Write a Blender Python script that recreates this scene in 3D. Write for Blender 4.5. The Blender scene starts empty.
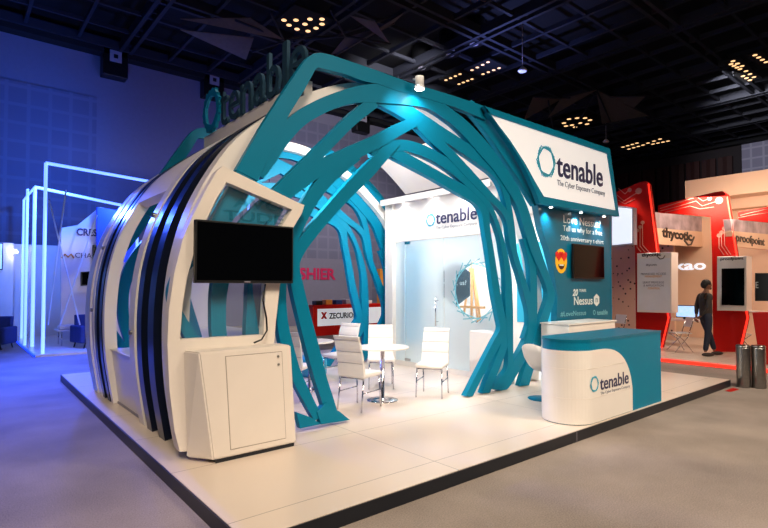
import bpy, bmesh, math, random
from mathutils import Vector, Matrix
random.seed(7)
S = bpy.context.scene
COL = S.collection
PI = math.pi

# ------------------------------------------------------------------ survey
# the stand's corner is the world origin, X runs along its front edge, Y along its left edge
PPX, PPY, F = 384.0, 272.0, 521.0
PITCH = math.atan((286.0-272.0)/F)
HEAD = math.radians(39.8)
CAM = Vector((-1.459, -3.231, 1.72))
_cp, _sp = math.cos(PITCH), math.sin(PITCH)
_f = Vector((math.sin(HEAD)*_cp, math.cos(HEAD)*_cp, _sp))
_r = Vector((math.cos(HEAD), -math.sin(HEAD), 0))
_u = Vector((-math.sin(HEAD)*_sp, -math.cos(HEAD)*_sp, _cp))
def ray(x, y): return _f + _r*((x-PPX)/F) - _u*((y-PPY)/F)
def onx(x, y, X):
    d = ray(x, y); return CAM + d*((X-CAM.x)/d.x)
def ony(x, y, Y):
    d = ray(x, y); return CAM + d*((Y-CAM.y)/d.y)
def onz(x, y, Z):
    d = ray(x, y); return CAM + d*((Z-CAM.z)/d.z)

# ------------------------------------------------------------------ materials
def lin(c):
    c = c/255.0
    return c/12.92 if c <= .04045 else ((c+.055)/1.055)**2.4
def rgb(*c): return (lin(c[0]), lin(c[1]), lin(c[2]), 1)
def mat(name, col, rough=.5, metal=0, emit=None, es=0, coat=0, noise=0, nscale=8, bump=0, bscale=60, trans=0, alpha=1, spec=.5):
    m = bpy.data.materials.new(name); m.use_nodes = True
    nt = m.node_tree; b = nt.nodes['Principled BSDF']
    c = rgb(*col)
    b.inputs['Base Color'].default_value = c
    b.inputs['Roughness'].default_value = rough
    b.inputs['Metallic'].default_value = metal
    b.inputs['Specular IOR Level'].default_value = spec
    b.inputs['Coat Weight'].default_value = coat
    b.inputs['Coat Roughness'].default_value = .08
    b.inputs['Transmission Weight'].default_value = trans
    b.inputs['Alpha'].default_value = alpha
    if emit:
        b.inputs['Emission Color'].default_value = rgb(*emit)
        b.inputs['Emission Strength'].default_value = es
    if noise or bump:
        tc = nt.nodes.new('ShaderNodeTexCoord')
    if noise:
        n = nt.nodes.new('ShaderNodeTexNoise'); n.inputs['Scale'].default_value = nscale; n.inputs['Detail'].default_value = 5
        nt.links.new(tc.outputs['Object'], n.inputs['Vector'])
        r = nt.nodes.new('ShaderNodeValToRGB')
        r.color_ramp.elements[0].position = .3; r.color_ramp.elements[1].position = .7
        r.color_ramp.elements[0].color = tuple(v*(1-noise) for v in c[:3])+(1,)
        r.color_ramp.elements[1].color = tuple(min(1, v*(1+noise)) for v in c[:3])+(1,)
        nt.links.new(n.outputs['Fac'], r.inputs['Fac']); nt.links.new(r.outputs['Color'], b.inputs['Base Color'])
    if bump:
        n2 = nt.nodes.new('ShaderNodeTexNoise'); n2.inputs['Scale'].default_value = bscale
        nt.links.new(tc.outputs['Object'], n2.inputs['Vector'])
        bp = nt.nodes.new('ShaderNodeBump'); bp.inputs['Strength'].default_value = bump; bp.inputs['Distance'].default_value = .01
        nt.links.new(n2.outputs['Fac'], bp.inputs['Height']); nt.links.new(bp.outputs['Normal'], b.inputs['Normal'])
    return m
M = {}
M['teal'] = mat('teal_paint', (0, 115, 149), .42, coat=0, spec=.16, noise=.03, nscale=2)
M['teal_wall'] = mat('teal_wall_paint', (0, 102, 132), .3, coat=.03, spec=.3, noise=.03, nscale=2)
M['white'] = mat('white_laminate', (226, 221, 216), .3, coat=.25, noise=.015, nscale=3)
M['cream'] = mat('cream_paint', (222, 214, 206), .5, noise=.02, nscale=3)
M['navy'] = mat('navy_gloss', (9, 17, 36), .3, coat=.2, noise=.05)
M['channel'] = mat('dark_channel', (30, 32, 48), .4, coat=.1, noise=.05)
M['edge'] = mat('platform_edge_laminate', (14, 20, 30), .4, noise=.05)
M['black'] = mat('black_plastic', (12, 12, 14), .4, noise=.05)
M['screen'] = mat('tv_glass', (3, 4, 6), .08, spec=.1, noise=.02)
M['chrome'] = mat('chrome', (205, 205, 210), .12, 1, noise=.02)
M['steel'] = mat('brushed_steel', (150, 148, 146), .28, 1, noise=.08, nscale=20)
M['leather'] = mat('white_leatherette', (228, 224, 220), .45, bump=.1, bscale=140, noise=.02)
M['ink'] = mat('dark_lettering', (44, 46, 84), .4, noise=.02)
M['inkgrey'] = mat('grey_lettering', (120, 126, 140), .5, noise=.02)
M['roofink'] = mat('roof_lettering', (34, 60, 78), .8, spec=.1, noise=.03)
M['logo'] = mat('logo_teal', (40, 160, 192), .4, noise=.02)
M['circuit'] = mat('circuit_print', (190, 130, 118), .6, noise=.01, spec=.2)
M['whiteink'] = mat('white_lettering', (225, 238, 240), .4, noise=.01)
M['paleink'] = mat('pale_lettering', (120, 190, 205), .4, noise=.01)
M['panelwhite'] = mat('glow_panel_white', (232, 232, 234), .4, emit=(225, 234, 245), es=.34, noise=.01)  # small emission put into the white of sign and counter panels
M['lamp'] = mat('lamp_white', (255, 255, 255), .4, emit=(255, 250, 240), es=22)
M['lampwarm'] = mat('lamp_warm', (255, 220, 180), .4, emit=(255, 200, 140), es=1.5)
M['neon'] = mat('neon_blue_white', (225, 240, 255), .4, emit=(84, 120, 255), es=3.6)
M['bluelight'] = mat('blue_led', (20, 60, 255), .4, emit=(20, 60, 255), es=2.0)
M['redled'] = mat('red_led', (255, 60, 40), .4, emit=(255, 45, 30), es=1.6)
M['red'] = mat('red_paint', (186, 18, 9), .5, spec=.2, noise=.03)
M['peach'] = mat('peach_wall', (232, 198, 170), .6, noise=.03, nscale=1.5)
M['wood'] = mat('pine_wood', (222, 160, 90), .5, noise=.12, nscale=14)
M['skin'] = mat('skin', (130, 88, 66), .5, noise=.03)
M['hair'] = mat('black_hair', (16, 13, 12), .6, noise=.1, bump=.3)
M['shirt'] = mat('dark_shirt', (52, 47, 44), .8, noise=.08, bump=.2, bscale=90)
M['jeans'] = mat('dark_jeans', (26, 32, 52), .8, noise=.1, bump=.2, bscale=200)
M['shoe'] = mat('dark_shoe', (40, 30, 28), .5, noise=.05)
M['blue_fab'] = mat('blue_fabric', (28, 50, 110), .8, noise=.1, bump=.3)
M['bluepanel'] = mat('blue_panel', (30, 80, 235), .5, emit=(20, 60, 235), es=.5, noise=.02)
M['beam'] = mat('ceiling_beam_paint', (30, 32, 42), .7, noise=.08)
M['sail'] = mat('brown_sail_fabric', (92, 80, 72), .8, noise=.1)
M['orange'] = mat('orange_panel', (214, 138, 50), .5, noise=.04)
M['hallgrey'] = mat('hall_grey', (150, 145, 158), .7, noise=.03)
M['pink'] = mat('magenta_lettering', (190, 32, 84), .5, noise=.02)
M['yellow'] = mat('emoji_yellow', (250, 190, 40), .4, noise=.02)
M['heart'] = mat('emoji_red', (215, 35, 30), .4, noise=.02)
M['brown'] = mat('emoji_brown', (70, 35, 20), .4, noise=.02)
M['photo'] = mat('poster_print', (178, 160, 168), .5, noise=.45, nscale=2.2)
M['grout'] = mat('joint_line', (150, 140, 130), .6, noise=.02)
M['lightbox'] = mat('lightbox_screen', (235, 242, 255), .4, emit=(225, 238, 255), es=.9, noise=.02)
M['monitor'] = mat('monitor_picture', (180, 210, 250), .3, emit=(150, 200, 255), es=1.1, noise=.4, nscale=9)
M['posterwhite'] = mat('poster_paper', (214, 218, 224), .5, noise=.05, nscale=2.5)
M['white_lit'] = mat('spot_housing_white', (225, 225, 225), .4, noise=.02)

def glass(name, col, fac, rough):
    m = bpy.data.materials.new(name); m.use_nodes = True; nt = m.node_tree
    b = nt.nodes['Principled BSDF']; b.inputs['Base Color'].default_value = rgb(*col); b.inputs['Roughness'].default_value = rough
    tr = nt.nodes.new('ShaderNodeBsdfTransparent'); mx = nt.nodes.new('ShaderNodeMixShader')
    tn = nt.nodes.new('ShaderNodeTexNoise'); tn.inputs['Scale'].default_value = 3
    mr = nt.nodes.new('ShaderNodeMapRange'); mr.inputs['To Min'].default_value = fac-.02; mr.inputs['To Max'].default_value = fac+.02
    nt.links.new(tn.outputs['Fac'], mr.inputs['Value']); nt.links.new(mr.outputs['Result'], mx.inputs['Fac'])
    tl = nt.nodes.new('ShaderNodeBsdfTranslucent'); tl.inputs['Color'].default_value = rgb(*col)
    m2 = nt.nodes.new('ShaderNodeMixShader'); m2.inputs['Fac'].default_value = .45
    nt.links.new(b.outputs[0], m2.inputs[1]); nt.links.new(tl.outputs[0], m2.inputs[2])
    nt.links.new(tr.outputs[0], mx.inputs[1]); nt.links.new(m2.outputs[0], mx.inputs[2])
    nt.links.new(mx.outputs[0], nt.nodes['Material Output'].inputs['Surface'])
    return m
def frosted():
    m = bpy.data.materials.new('frosted_glass'); m.use_nodes = True; nt = m.node_tree
    b = nt.nodes['Principled BSDF']; b.inputs['Base Color'].default_value = rgb(232, 240, 244); b.inputs['Roughness'].default_value = .3
    rf = nt.nodes.new('ShaderNodeBsdfRefraction'); rf.inputs['Color'].default_value = rgb(236, 246, 250); rf.inputs['IOR'].default_value = 1.25; rf.inputs['Roughness'].default_value = .42
    tn = nt.nodes.new('ShaderNodeTexNoise'); tn.inputs['Scale'].default_value = 2
    mr = nt.nodes.new('ShaderNodeMapRange'); mr.inputs['To Min'].default_value = .40; mr.inputs['To Max'].default_value = .46
    mx = nt.nodes.new('ShaderNodeMixShader'); nt.links.new(tn.outputs['Fac'], mr.inputs['Value']); nt.links.new(mr.outputs['Result'], mx.inputs['Fac'])
    nt.links.new(rf.outputs[0], mx.inputs[1]); nt.links.new(b.outputs[0], mx.inputs[2]); nt.links.new(mx.outputs[0], nt.nodes['Material Output'].inputs['Surface'])
    return m
M['frost'] = frosted()
M['clear'] = glass('clear_glass', (190, 215, 225), .05, .03)
M['tint'] = glass('tinted_film', (0, 105, 128), .2, .1)

# carpet
def carpet():
    m = bpy.data.materials.new('hall_carpet'); m.use_nodes = True; nt = m.node_tree; b = nt.nodes['Principled BSDF']
    tc = nt.nodes.new('ShaderNodeTexCoord')
    n1 = nt.nodes.new('ShaderNodeTexNoise'); n1.inputs['Scale'].default_value = 1.1; n1.inputs['Detail'].default_value = 7
    n2 = nt.nodes.new('ShaderNodeTexNoise'); n2.inputs['Scale'].default_value = 90; n2.inputs['Detail'].default_value = 3
    ad = nt.nodes.new('ShaderNodeMath'); ad.operation = 'ADD'
    r = nt.nodes.new('ShaderNodeValToRGB')
    r.color_ramp.elements[0].position = .75; r.color_ramp.elements[1].position = 1.25
    r.color_ramp.elements[0].position = .36; r.color_ramp.elements[1].position = .66
    r.color_ramp.elements[0].color = rgb(124, 115, 110); r.color_ramp.elements[1].color = rgb(170, 157, 149)
    ml = nt.nodes.new('ShaderNodeMath'); ml.operation = 'MULTIPLY'; ml.inputs[1].default_value = .5
    for n in (n1, n2): nt.links.new(tc.outputs['Object'], n.inputs['Vector'])
    nt.links.new(n1.outputs['Fac'], ad.inputs[0]); nt.links.new(n2.outputs['Fac'], ad.inputs[1])
    nt.links.new(ad.outputs[0], ml.inputs[0]); nt.links.new(ml.outputs[0], r.inputs['Fac'])
    nt.links.new(r.outputs['Color'], b.inputs['Base Color']); b.inputs['Roughness'].default_value = .95
    bp = nt.nodes.new('ShaderNodeBump'); bp.inputs['Strength'].default_value = .4; bp.inputs['Distance'].default_value = .01
    nt.links.new(n2.outputs['Fac'], bp.inputs['Height']); nt.links.new(bp.outputs['Normal'], b.inputs['Normal'])
    return m
M['carpet'] = carpet()
# stand floor: glossy white boards with fine joints
def boards():
    m = bpy.data.materials.new('white_floor_boards'); m.use_nodes = True; nt = m.node_tree; b = nt.nodes['Principled BSDF']
    tc = nt.nodes.new('ShaderNodeTexCoord')
    br = nt.nodes.new('ShaderNodeTexBrick'); br.offset = 0; br.inputs['Scale'].default_value = 1
    br.inputs['Brick Width'].default_value = 2.44; br.inputs['Row Height'].default_value = 1.22
    br.inputs['Mortar Size'].default_value = .004
    br.inputs['Color1'].default_value = rgb(226, 211, 198); br.inputs['Color2'].default_value = rgb(222, 207, 194)
    br.inputs['Mortar'].default_value = rgb(150, 138, 128)
    nt.links.new(tc.outputs['Object'], br.inputs['Vector'])
    nt.links.new(br.outputs['Color'], b.inputs['Base Color'])
    n = nt.nodes.new('ShaderNodeTexNoise'); n.inputs['Scale'].default_value = 2.5
    mr = nt.nodes.new('ShaderNodeMapRange'); mr.inputs['To Min'].default_value = .27; mr.inputs['To Max'].default_value = .31
    nt.links.new(tc.outputs['Object'], n.inputs['Vector']); nt.links.new(n.outputs['Fac'], mr.inputs['Value'])
    nt.links.new(mr.outputs['Result'], b.inputs['Roughness'])
    return m
M['boards'] = boards()
# tiled acoustic hall wall
def hallwall(name, c1, c2, axis):
    m = bpy.data.materials.new(name); m.use_nodes = True; nt = m.node_tree; b = nt.nodes['Principled BSDF']
    tc = nt.nodes.new('ShaderNodeTexCoord'); sx = nt.nodes.new('ShaderNodeSeparateXYZ'); cx = nt.nodes.new('ShaderNodeCombineXYZ')
    nt.links.new(tc.outputs['Object'], sx.inputs[0]); nt.links.new(sx.outputs[axis], cx.inputs[0]); nt.links.new(sx.outputs['Z'], cx.inputs[1])
    br = nt.nodes.new('ShaderNodeTexBrick'); br.offset = 0; br.inputs['Scale'].default_value = 1
    br.inputs['Brick Width'].default_value = .62; br.inputs['Row Height'].default_value = .62
    br.inputs['Mortar Size'].default_value = .06; br.inputs['Mortar Smooth'].default_value = .2
    br.inputs['Color1'].default_value = rgb(*c2); br.inputs['Color2'].default_value = rgb(*[v*1.04 for v in c2]); br.inputs['Mortar'].default_value = rgb(*c1)
    nt.links.new(cx.outputs[0], br.inputs['Vector']); nt.links.new(br.outputs['Color'], b.inputs['Base Color'])
    b.inputs['Roughness'].default_value = .8
    return m
M['halltile'] = hallwall('hall_wall_tiles', (110, 108, 128), (99, 97, 117), 'X')
M['halltiley'] = hallwall('hall_wall_tiles_side', (170, 166, 184), (140, 137, 156), 'Y')
M['hallplain'] = mat('hall_wall_plain', (116, 112, 130), .8, noise=.03)
M['halldark'] = mat('hall_wall_dark', (38, 30, 32), .8, noise=.1)
M['ceil'] = mat('ceiling_black', (9, 9, 12), .9, noise=.1)
# pegboard of the neighbouring stand
def peg():
    m = bpy.data.materials.new('dotted_board'); m.use_nodes = True; nt = m.node_tree; b = nt.nodes['Principled BSDF']
    tc = nt.nodes.new('ShaderNodeTexCoord'); v = nt.nodes.new('ShaderNodeTexVoronoi'); v.inputs['Scale'].default_value = 6.5
    r = nt.nodes.new('ShaderNodeValToRGB'); r.color_ramp.interpolation = 'CONSTANT'
    r.color_ramp.elements[0].color = rgb(70, 45, 35); r.color_ramp.elements[1].color = rgb(226, 186, 158); r.color_ramp.elements[1].position = .2
    nt.links.new(tc.outputs['Object'], v.inputs['Vector']); nt.links.new(v.outputs['Distance'], r.inputs['Fac']); nt.links.new(r.outputs['Color'], b.inputs['Base Color'])
    return m
M['peg'] = peg()

# ------------------------------------------------------------------ mesh helpers
def BM(): return bmesh.new()
def box(bm, x0, x1, y0, y1, z0, z1, bev=0):
    vs = [bm.verts.new((x, y, z)) for x in (x0, x1) for y in (y0, y1) for z in (z0, z1)]
    fs = [(0,1,3,2),(4,6,7,5),(0,4,5,1),(2,3,7,6),(0,2,6,4),(1,5,7,3)]
    faces = [bm.faces.new([vs[i] for i in f]) for f in fs]
    if bev:
        es = list({e for f in faces for e in f.edges})
        bmesh.ops.bevel(bm, geom=es, offset=bev, segments=2, profile=.5, affect='EDGES')
    return bm
def prism(bm, pts, vec, bev=0):
    """pts: planar 3D outline, extruded by vec"""
    vec = Vector(vec)
    a = [bm.verts.new(p) for p in pts]; b = [bm.verts.new(Vector(p)+vec) for p in pts]
    n = len(a); fs = []
    fs.append(bm.faces.new(a)); fs.append(bm.faces.new(list(reversed(b))))
    for i in range(n):
        fs.append(bm.faces.new((a[i], b[i], b[(i+1) % n], a[(i+1) % n])))
    if bev:
        es = list({e for f in fs[:2] for e in f.edges})
        bmesh.ops.bevel(bm, geom=es, offset=bev, segments=1, affect='EDGES')
    bmesh.ops.recalc_face_normals(bm, faces=bm.faces[:])
    return bm
def strip(bm, L, R, vec):
    """two rails of points -> a thick ribbon"""
    vec = Vector(vec); n = len(L)
    a = [bm.verts.new(p) for p in L]; b = [bm.verts.new(p) for p in R]
    c = [bm.verts.new(Vector(p)+vec) for p in L]; d = [bm.verts.new(Vector(p)+vec) for p in R]
    for i in range(n-1):
        bm.faces.new((a[i], b[i], b[i+1], a[i+1])); bm.faces.new((c[i], c[i+1], d[i+1], d[i]))
        bm.faces.new((a[i], a[i+1], c[i+1], c[i])); bm.faces.new((b[i], d[i], d[i+1], b[i+1]))
    bm.faces.new((a[0], c[0], d[0], b[0])); bm.faces.new((a[-1], b[-1], d[-1], c[-1]))
    bmesh.ops.recalc_face_normals(bm, faces=bm.faces[:])
    return bm
def tube(bm, pts, r, seg=8, cap=True):
    pts = [Vector(p) for p in pts]; rings = []
    rr = r if isinstance(r, (list, tuple)) else [r]*len(pts)
    prev = None
    for i, p in enumerate(pts):
        t = (pts[min(i+1, len(pts)-1)]-pts[max(i-1, 0)]).normalized()
        if prev is None:
            ref = Vector((0, 0, 1)) if abs(t.z) < .9 else Vector((1, 0, 0))
            n = t.cross(ref).normalized()
        else:
            n = (prev - t*prev.dot(t)).normalized()
        prev = n; b = t.cross(n)
        rings.append([bm.verts.new(p+(n*math.cos(2*PI*k/seg)+b*math.sin(2*PI*k/seg))*rr[i]) for k in range(seg)])
    for i in range(len(rings)-1):
        for k in range(seg):
            f = bm.faces.new((rings[i][k], rings[i][(k+1) % seg], rings[i+1][(k+1) % seg], rings[i+1][k])); f.smooth = True
    if cap:
        bm.faces.new(list(reversed(rings[0]))); bm.faces.new(rings[-1])
    return bm
def lathe(bm, prof, cx=0, cy=0, seg=32):
    rings = []
    for r, z in prof:
        rings.append([bm.verts.new((cx+r*math.cos(2*PI*k/seg), cy+r*math.sin(2*PI*k/seg), z)) for k in range(seg)])
    for i in range(len(rings)-1):
        for k in range(seg):
            f = bm.faces.new((rings[i][k], rings[i][(k+1) % seg], rings[i+1][(k+1) % seg], rings[i+1][k])); f.smooth = True
    bm.faces.new(list(reversed(rings[0]))); bm.faces.new(rings[-1])
    return bm
def catmull(pts, n=6):
    out = []; P = [pts[0]]+list(pts)+[pts[-1]]
    for i in range(1, len(P)-2):
        p0, p1, p2, p3 = P[i-1], P[i], P[i+1], P[i+2]
        for k in range(n):
            t = k/n
            out.append(tuple(.5*((2*b)+(-a+c)*t+(2*a-5*b+4*c-d)*t*t+(-a+3*b-3*c+d)*t**3) for a, b, c, d in zip(p0, p1, p2, p3)))
    out.append(tuple(pts[-1])); return out

LOC = {}
def tag(o, label=None, cat=None, group=None, kind=None):
    if label: o['label'] = label
    if cat: o['category'] = cat
    if group: o['group'] = group
    if kind: o['kind'] = kind
    return o
def thing(name, label, cat, loc=(0, 0, 0), group=None):
    o = bpy.data.objects.new(name, None); o.empty_display_size = .2; COL.objects.link(o); o.location = loc
    LOC[o] = Vector(loc); return tag(o, label, cat, group)
def obj(name, bm, m, parent=None, smooth=False):
    me = bpy.data.meshes.new(name)
    if isinstance(bm, bpy.types.Mesh): me = bm; me.name = name
    else:
        bmesh.ops.recalc_face_normals(bm, faces=bm.faces[:]); bm.to_mesh(me); bm.free()
    if parent is not None: off = LOC[parent]
    else:
        xs = [v.co for v in me.vertices]
        off = Vector(((min(v.x for v in xs)+max(v.x for v in xs))/2, (min(v.y for v in xs)+max(v.y for v in xs))/2, min(v.z for v in xs)))
    me.transform(Matrix.Translation(-off))
    ms = m if isinstance(m, (list, tuple)) else [m]
    if not me.materials:
        for mm in ms: me.materials.append(M[mm] if isinstance(mm, str) else mm)
    if smooth:
        for p in me.polygons: p.use_smooth = True
    o = bpy.data.objects.new(name, me); COL.objects.link(o)
    if parent is not None: o.parent = parent; LOC[o] = LOC[parent]
    else: o.location = off; LOC[o] = off
    return o
def struct(name, bm, m): return tag(obj(name, bm, m), kind='structure')
def dup(root, loc, rz, label, group=None):
    r = root.copy(); COL.objects.link(r); r.location = loc; r.rotation_euler = (0, 0, rz); r['label'] = label
    if group: r['group'] = group
    for ch in list(root.children):
        c = ch.copy(); COL.objects.link(c); c.parent = r
        for g in list(ch.children):
            d = g.copy(); COL.objects.link(d); d.parent = c
    return r
XR = (Vector((1, 0, 0)), Vector((0, 0, 1)), Vector((0, -1, 0)))     # writing that faces -Y
YR = (Vector((0, -1, 0)), Vector((0, 0, 1)), Vector((-1, 0, 0)))    # writing that faces -X
def text(name, s, p, W, Hh, fr, m, parent, depth=.01, bold=.0, shear=0):
    cu = bpy.data.curves.new('t', 'FONT'); cu.body = s; cu.size = 1; cu.extrude = .5; cu.offset = bold; cu.resolution_u = 3; cu.shear = shear
    ob = bpy.data.objects.new('t', cu); COL.objects.link(ob)
    dg = bpy.context.evaluated_depsgraph_get(); dg.update()
    me = bpy.data.meshes.new_from_object(ob.evaluated_get(dg)); bpy.data.objects.remove(ob); bpy.data.curves.remove(cu)
    xs = [v.co.x for v in me.vertices]; ys = [v.co.y for v in me.vertices]
    x0, x1, y0, y1 = min(xs), max(xs), min(ys), max(ys)
    R, U, N = fr; p = Vector(p)
    for v in me.vertices:
        a = (v.co.x-x0)/(x1-x0)*W; b = (v.co.y-y0)/(y1-y0)*Hh
        v.co = p + R*a + U*b + N*(depth*(v.co.z+.5))
    me.materials.clear()
    return obj(name, me, m, parent)
def hexring(bm, c, r, fr, depth, w=.1, n=3, sq=1.0):
    """interwoven hexagon outlines, the look of the ring mark"""
    R, U, N = fr; c = Vector(c)
    for k in range(n):
        a0 = k*PI/3/n + PI/6*0; rr = r*(1-.03*k)
        for i in range(6):
            a = a0+i*PI/3; b = a0+(i+1)*PI/3
            pts = []
            for ang, q in ((a, rr), (b, rr*.93), (b, rr*.93-r*w), (a, rr-r*w)):
                pts.append(c + R*(math.cos(ang)*q*sq) + U*(math.sin(ang)*q) + N*(.0006*k))
            prism(bm, pts, N*depth)
    return bm

# ================================================================== THE HALL
HY, HX, HZ = 18.0, 35.0, 10.3
bm = BM(); box(bm, -14, HX+.3, -12, HY+.3, -.1, 0); struct('floor', bm, 'carpet')
bm = BM(); box(bm, -14, HX, HY, HY+.3, 0, HZ+1.0); struct('wall_left', bm, 'hallplain')
bm = BM(); box(bm, HX, HX+.3, -12, HY, 0, HZ+1.0); struct('wall_right', bm, 'halldark')
bm = BM(); box(bm, HX-.06, HX, 1.0, 6.9, 0, HZ-.1); struct('trim_1', bm, 'halltiley')
bm = BM(); box(bm, -14, HX, -12, HY, HZ+.9, HZ+1.0); struct('ceiling', bm, 'ceil')
# acoustic tile fields on the left wall
for i, (x0, x1, z0, z1) in enumerate(((-9, 2.55, 1, 8.6), (9.5, 22, 1, 9.6))):
    bm = BM(); box(bm, x0, x1, HY-.05, HY, z0, z1); struct('trim_%d' % (i+2), bm, 'halltile')
# dark brown drapes on the right wall
dr = thing('wall_drape', 'dark brown drapes hanging along the far right hall wall', 'drape', (HX-.2, 12, 0))
for k in range(12):
    y = 7.3+k*.9
    bm = BM(); prism(bm, [(HX-.28, y+.05, 5.0), (HX-.34, y+.3, 5.0), (HX-.26, y+.55, 5.0), (HX-.3, y+.8, 5.0), (HX-.05, y+.8, 5.0), (HX-.05, y+.05, 5.0)], (0, 0, 4.6))
    obj('drape_panel', bm, mat('drape_%d' % k, (52+k % 3*5, 26, 22), .8, noise=.1), dr)
# ceiling grid
bx0, bx1, by0, by1 = -13.5, HX-.4, -6, HY-.1
cg = thing('ceiling_grid', 'dark open steel grid of main and secondary beams under the black ceiling', 'ceiling grid', (10, 6, HZ))
k = 0; x = -10.4
while x < bx1:
    bm = BM()
    if k % 3 == 0:
        for d in (-.22, .12): box(bm, x+d, x+d+.12, by0, by1, HZ, HZ+.34)
        for j in range(16): box(bm, x-.1, x+.12, by0+.5+j*1.5, by0+.55+j*1.5, HZ+.1, HZ+.2)
        obj('main_beam', bm, 'beam', cg)
    else:
        box(bm, x-.05, x+.05, by0, by1, HZ+.08, HZ+.24); obj('secondary_beam', bm, 'beam', cg)
    x += 1.53; k += 1
k = 0; y = -5.4
while y < by1:
    bm = BM()
    if k % 3 == 0:
        for d in (-.22, .12): box(bm, bx0, bx1, y+d, y+d+.12, HZ+.02, HZ+.32)
        obj('main_beam', bm, 'beam', cg)
    else:
        box(bm, bx0, bx1, y-.05, y+.05, HZ+.1, HZ+.22); obj('secondary_beam', bm, 'beam', cg)
    y += 1.53; k += 1
bm = BM(); box(bm, bx0, bx1, HY-.5, HY-.02, HZ-.15, HZ+.88); obj('edge_beam', bm, 'ceil', cg)
bm = BM(); box(bm, HX-.5, HX-.02, by0, by1, HZ-.1, HZ+.88); obj('edge_beam', bm, 'ceil', cg)
# wall speakers
def wall_speaker(px, py, label):
    p = ony(px, py, HY-.45); t = thing('wall_speaker', label, 'speaker', (p.x, HY-.02, p.z-.6), 'speakers under the ceiling edge')
    bm = BM(); box(bm, p.x-.42, p.x+.42, HY-.5, HY-.02, p.z-.62, p.z+.62, .03); obj('cabinet', bm, 'black', t)
    bm = BM(); box(bm, p.x-.2, p.x+.2, HY-.515, HY-.5, p.z-.1, p.z+.32); obj('horn', bm, 'hallgrey', t)
    bm = BM(); box(bm, p.x-.07, p.x+.07, HY-.53, HY-.515, p.z+.04, p.z+.18); obj('driver', bm, 'black', t)
wall_speaker(115.5, 60, 'black wall speaker high on the blue-lit wall, nearest the left picture edge')
wall_speaker(214, 83, 'black wall speaker on the wall just above the teal ring of the roof sign')
wall_speaker(363, 120, 'black wall speaker on the grey wall seen through the top of the teal arch')
# round ceiling loudspeakers
for i, (px, py, lb) in enumerate(((422, 68, 'round black ceiling speaker above and left of the small spotlight'), (450, 55, 'round black ceiling speaker, middle of three above the arch'), (474, 44, 'round black ceiling speaker, furthest right of three above the arch'))):
    p = onz(px, py, HZ+.05); t = thing('ceiling_speaker', lb, 'speaker', (p.x, p.y, p.z), 'round ceiling speakers')
    bm = BM(); lathe(bm, [(.34, 0), (.4, .05), (.4, .85), (.3, .88)], 0, 0, 24); bmesh.ops.translate(bm, vec=p, verts=bm.verts[:]); obj('housing', bm, 'black', t)
    bm = BM(); lathe(bm, [(.15, -.02), (.15, .0)], 0, 0, 20); bmesh.ops.translate(bm, vec=p, verts=bm.verts[:]); obj('cone', bm, 'hallgrey', t)
# clusters of small warm lamps
def cluster(lb, pts, z=HZ-.1, r=.085):
    P = [onz(a, b, z) for a, b in pts]; c = sum(P, Vector())/len(P); r *= .75
    t = thing('ceiling_light', lb, 'ceiling light', (c.x, c.y, z), 'clustered ceiling lamps')
    x0, x1 = min(p.x for p in P)-.2, max(p.x for p in P)+.2; y0, y1 = min(p.y for p in P)-.2, max(p.y for p in P)+.2
    bm = BM(); box(bm, x0, x1, y0, y1, z, z+.08, .02); obj('mounting_plate', bm, 'ceil', t)
    for p in P:
        bm = BM(); lathe(bm, [(r, z-.012), (r*1.04, z-.008), (r, z-.0005)], p.x, p.y, 14); obj('lamp', bm, 'lampwarm', t)
def rowpts(x0, y0, x1, y1, n): return [(x0+(x1-x0)*i/(n-1), y0+(y1-y0)*i/(n-1)) for i in range(n)]
cluster('cluster of warm ceiling lamps inside the left fabric star', [(284,20),(289,25),(297,29),(308,31),(316,28),(322,24),(322,19),(310,19),(305,24),(296,20)], r=.11)
cluster('two rows of warm ceiling lamps just right of the small white spotlight', rowpts(446,80,460,74,4)+rowpts(459,84,472,79,4))
cluster('two rows of warm ceiling lamps higher up, right of the small spotlight', rowpts(472,70,488,62,4)+rowpts(483,74,499,68,4))
cluster('cluster of warm ceiling lamps inside the right fabric star', [(564,123),(569,119),(577,118),(585,118),(590,120),(566,126),(572,125),(580,123),(587,124),(575,127)], r=.14)
cluster('two rows of warm ceiling lamps above the first red arm', rowpts(623,147,637,143,4)+rowpts(629,149,643,145,4), r=.13)
cluster('two rows of warm ceiling lamps between the first and second red arms', rowpts(648,143,660,139,3)+rowpts(653,144,668,141,4), r=.13)
cluster('two short rows of warm ceiling lamps high at the right', rowpts(731,64,740,69,4)+rowpts(733,61,742,66,3), r=.1)
cluster('two short rows of warm ceiling lamps lower, at the right', rowpts(743,76,750,80,3)+rowpts(746,71,754,77,3), r=.1)
cluster('short row of warm ceiling lamps at the right picture edge', rowpts(755,55,766,62,4), r=.1)
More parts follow.
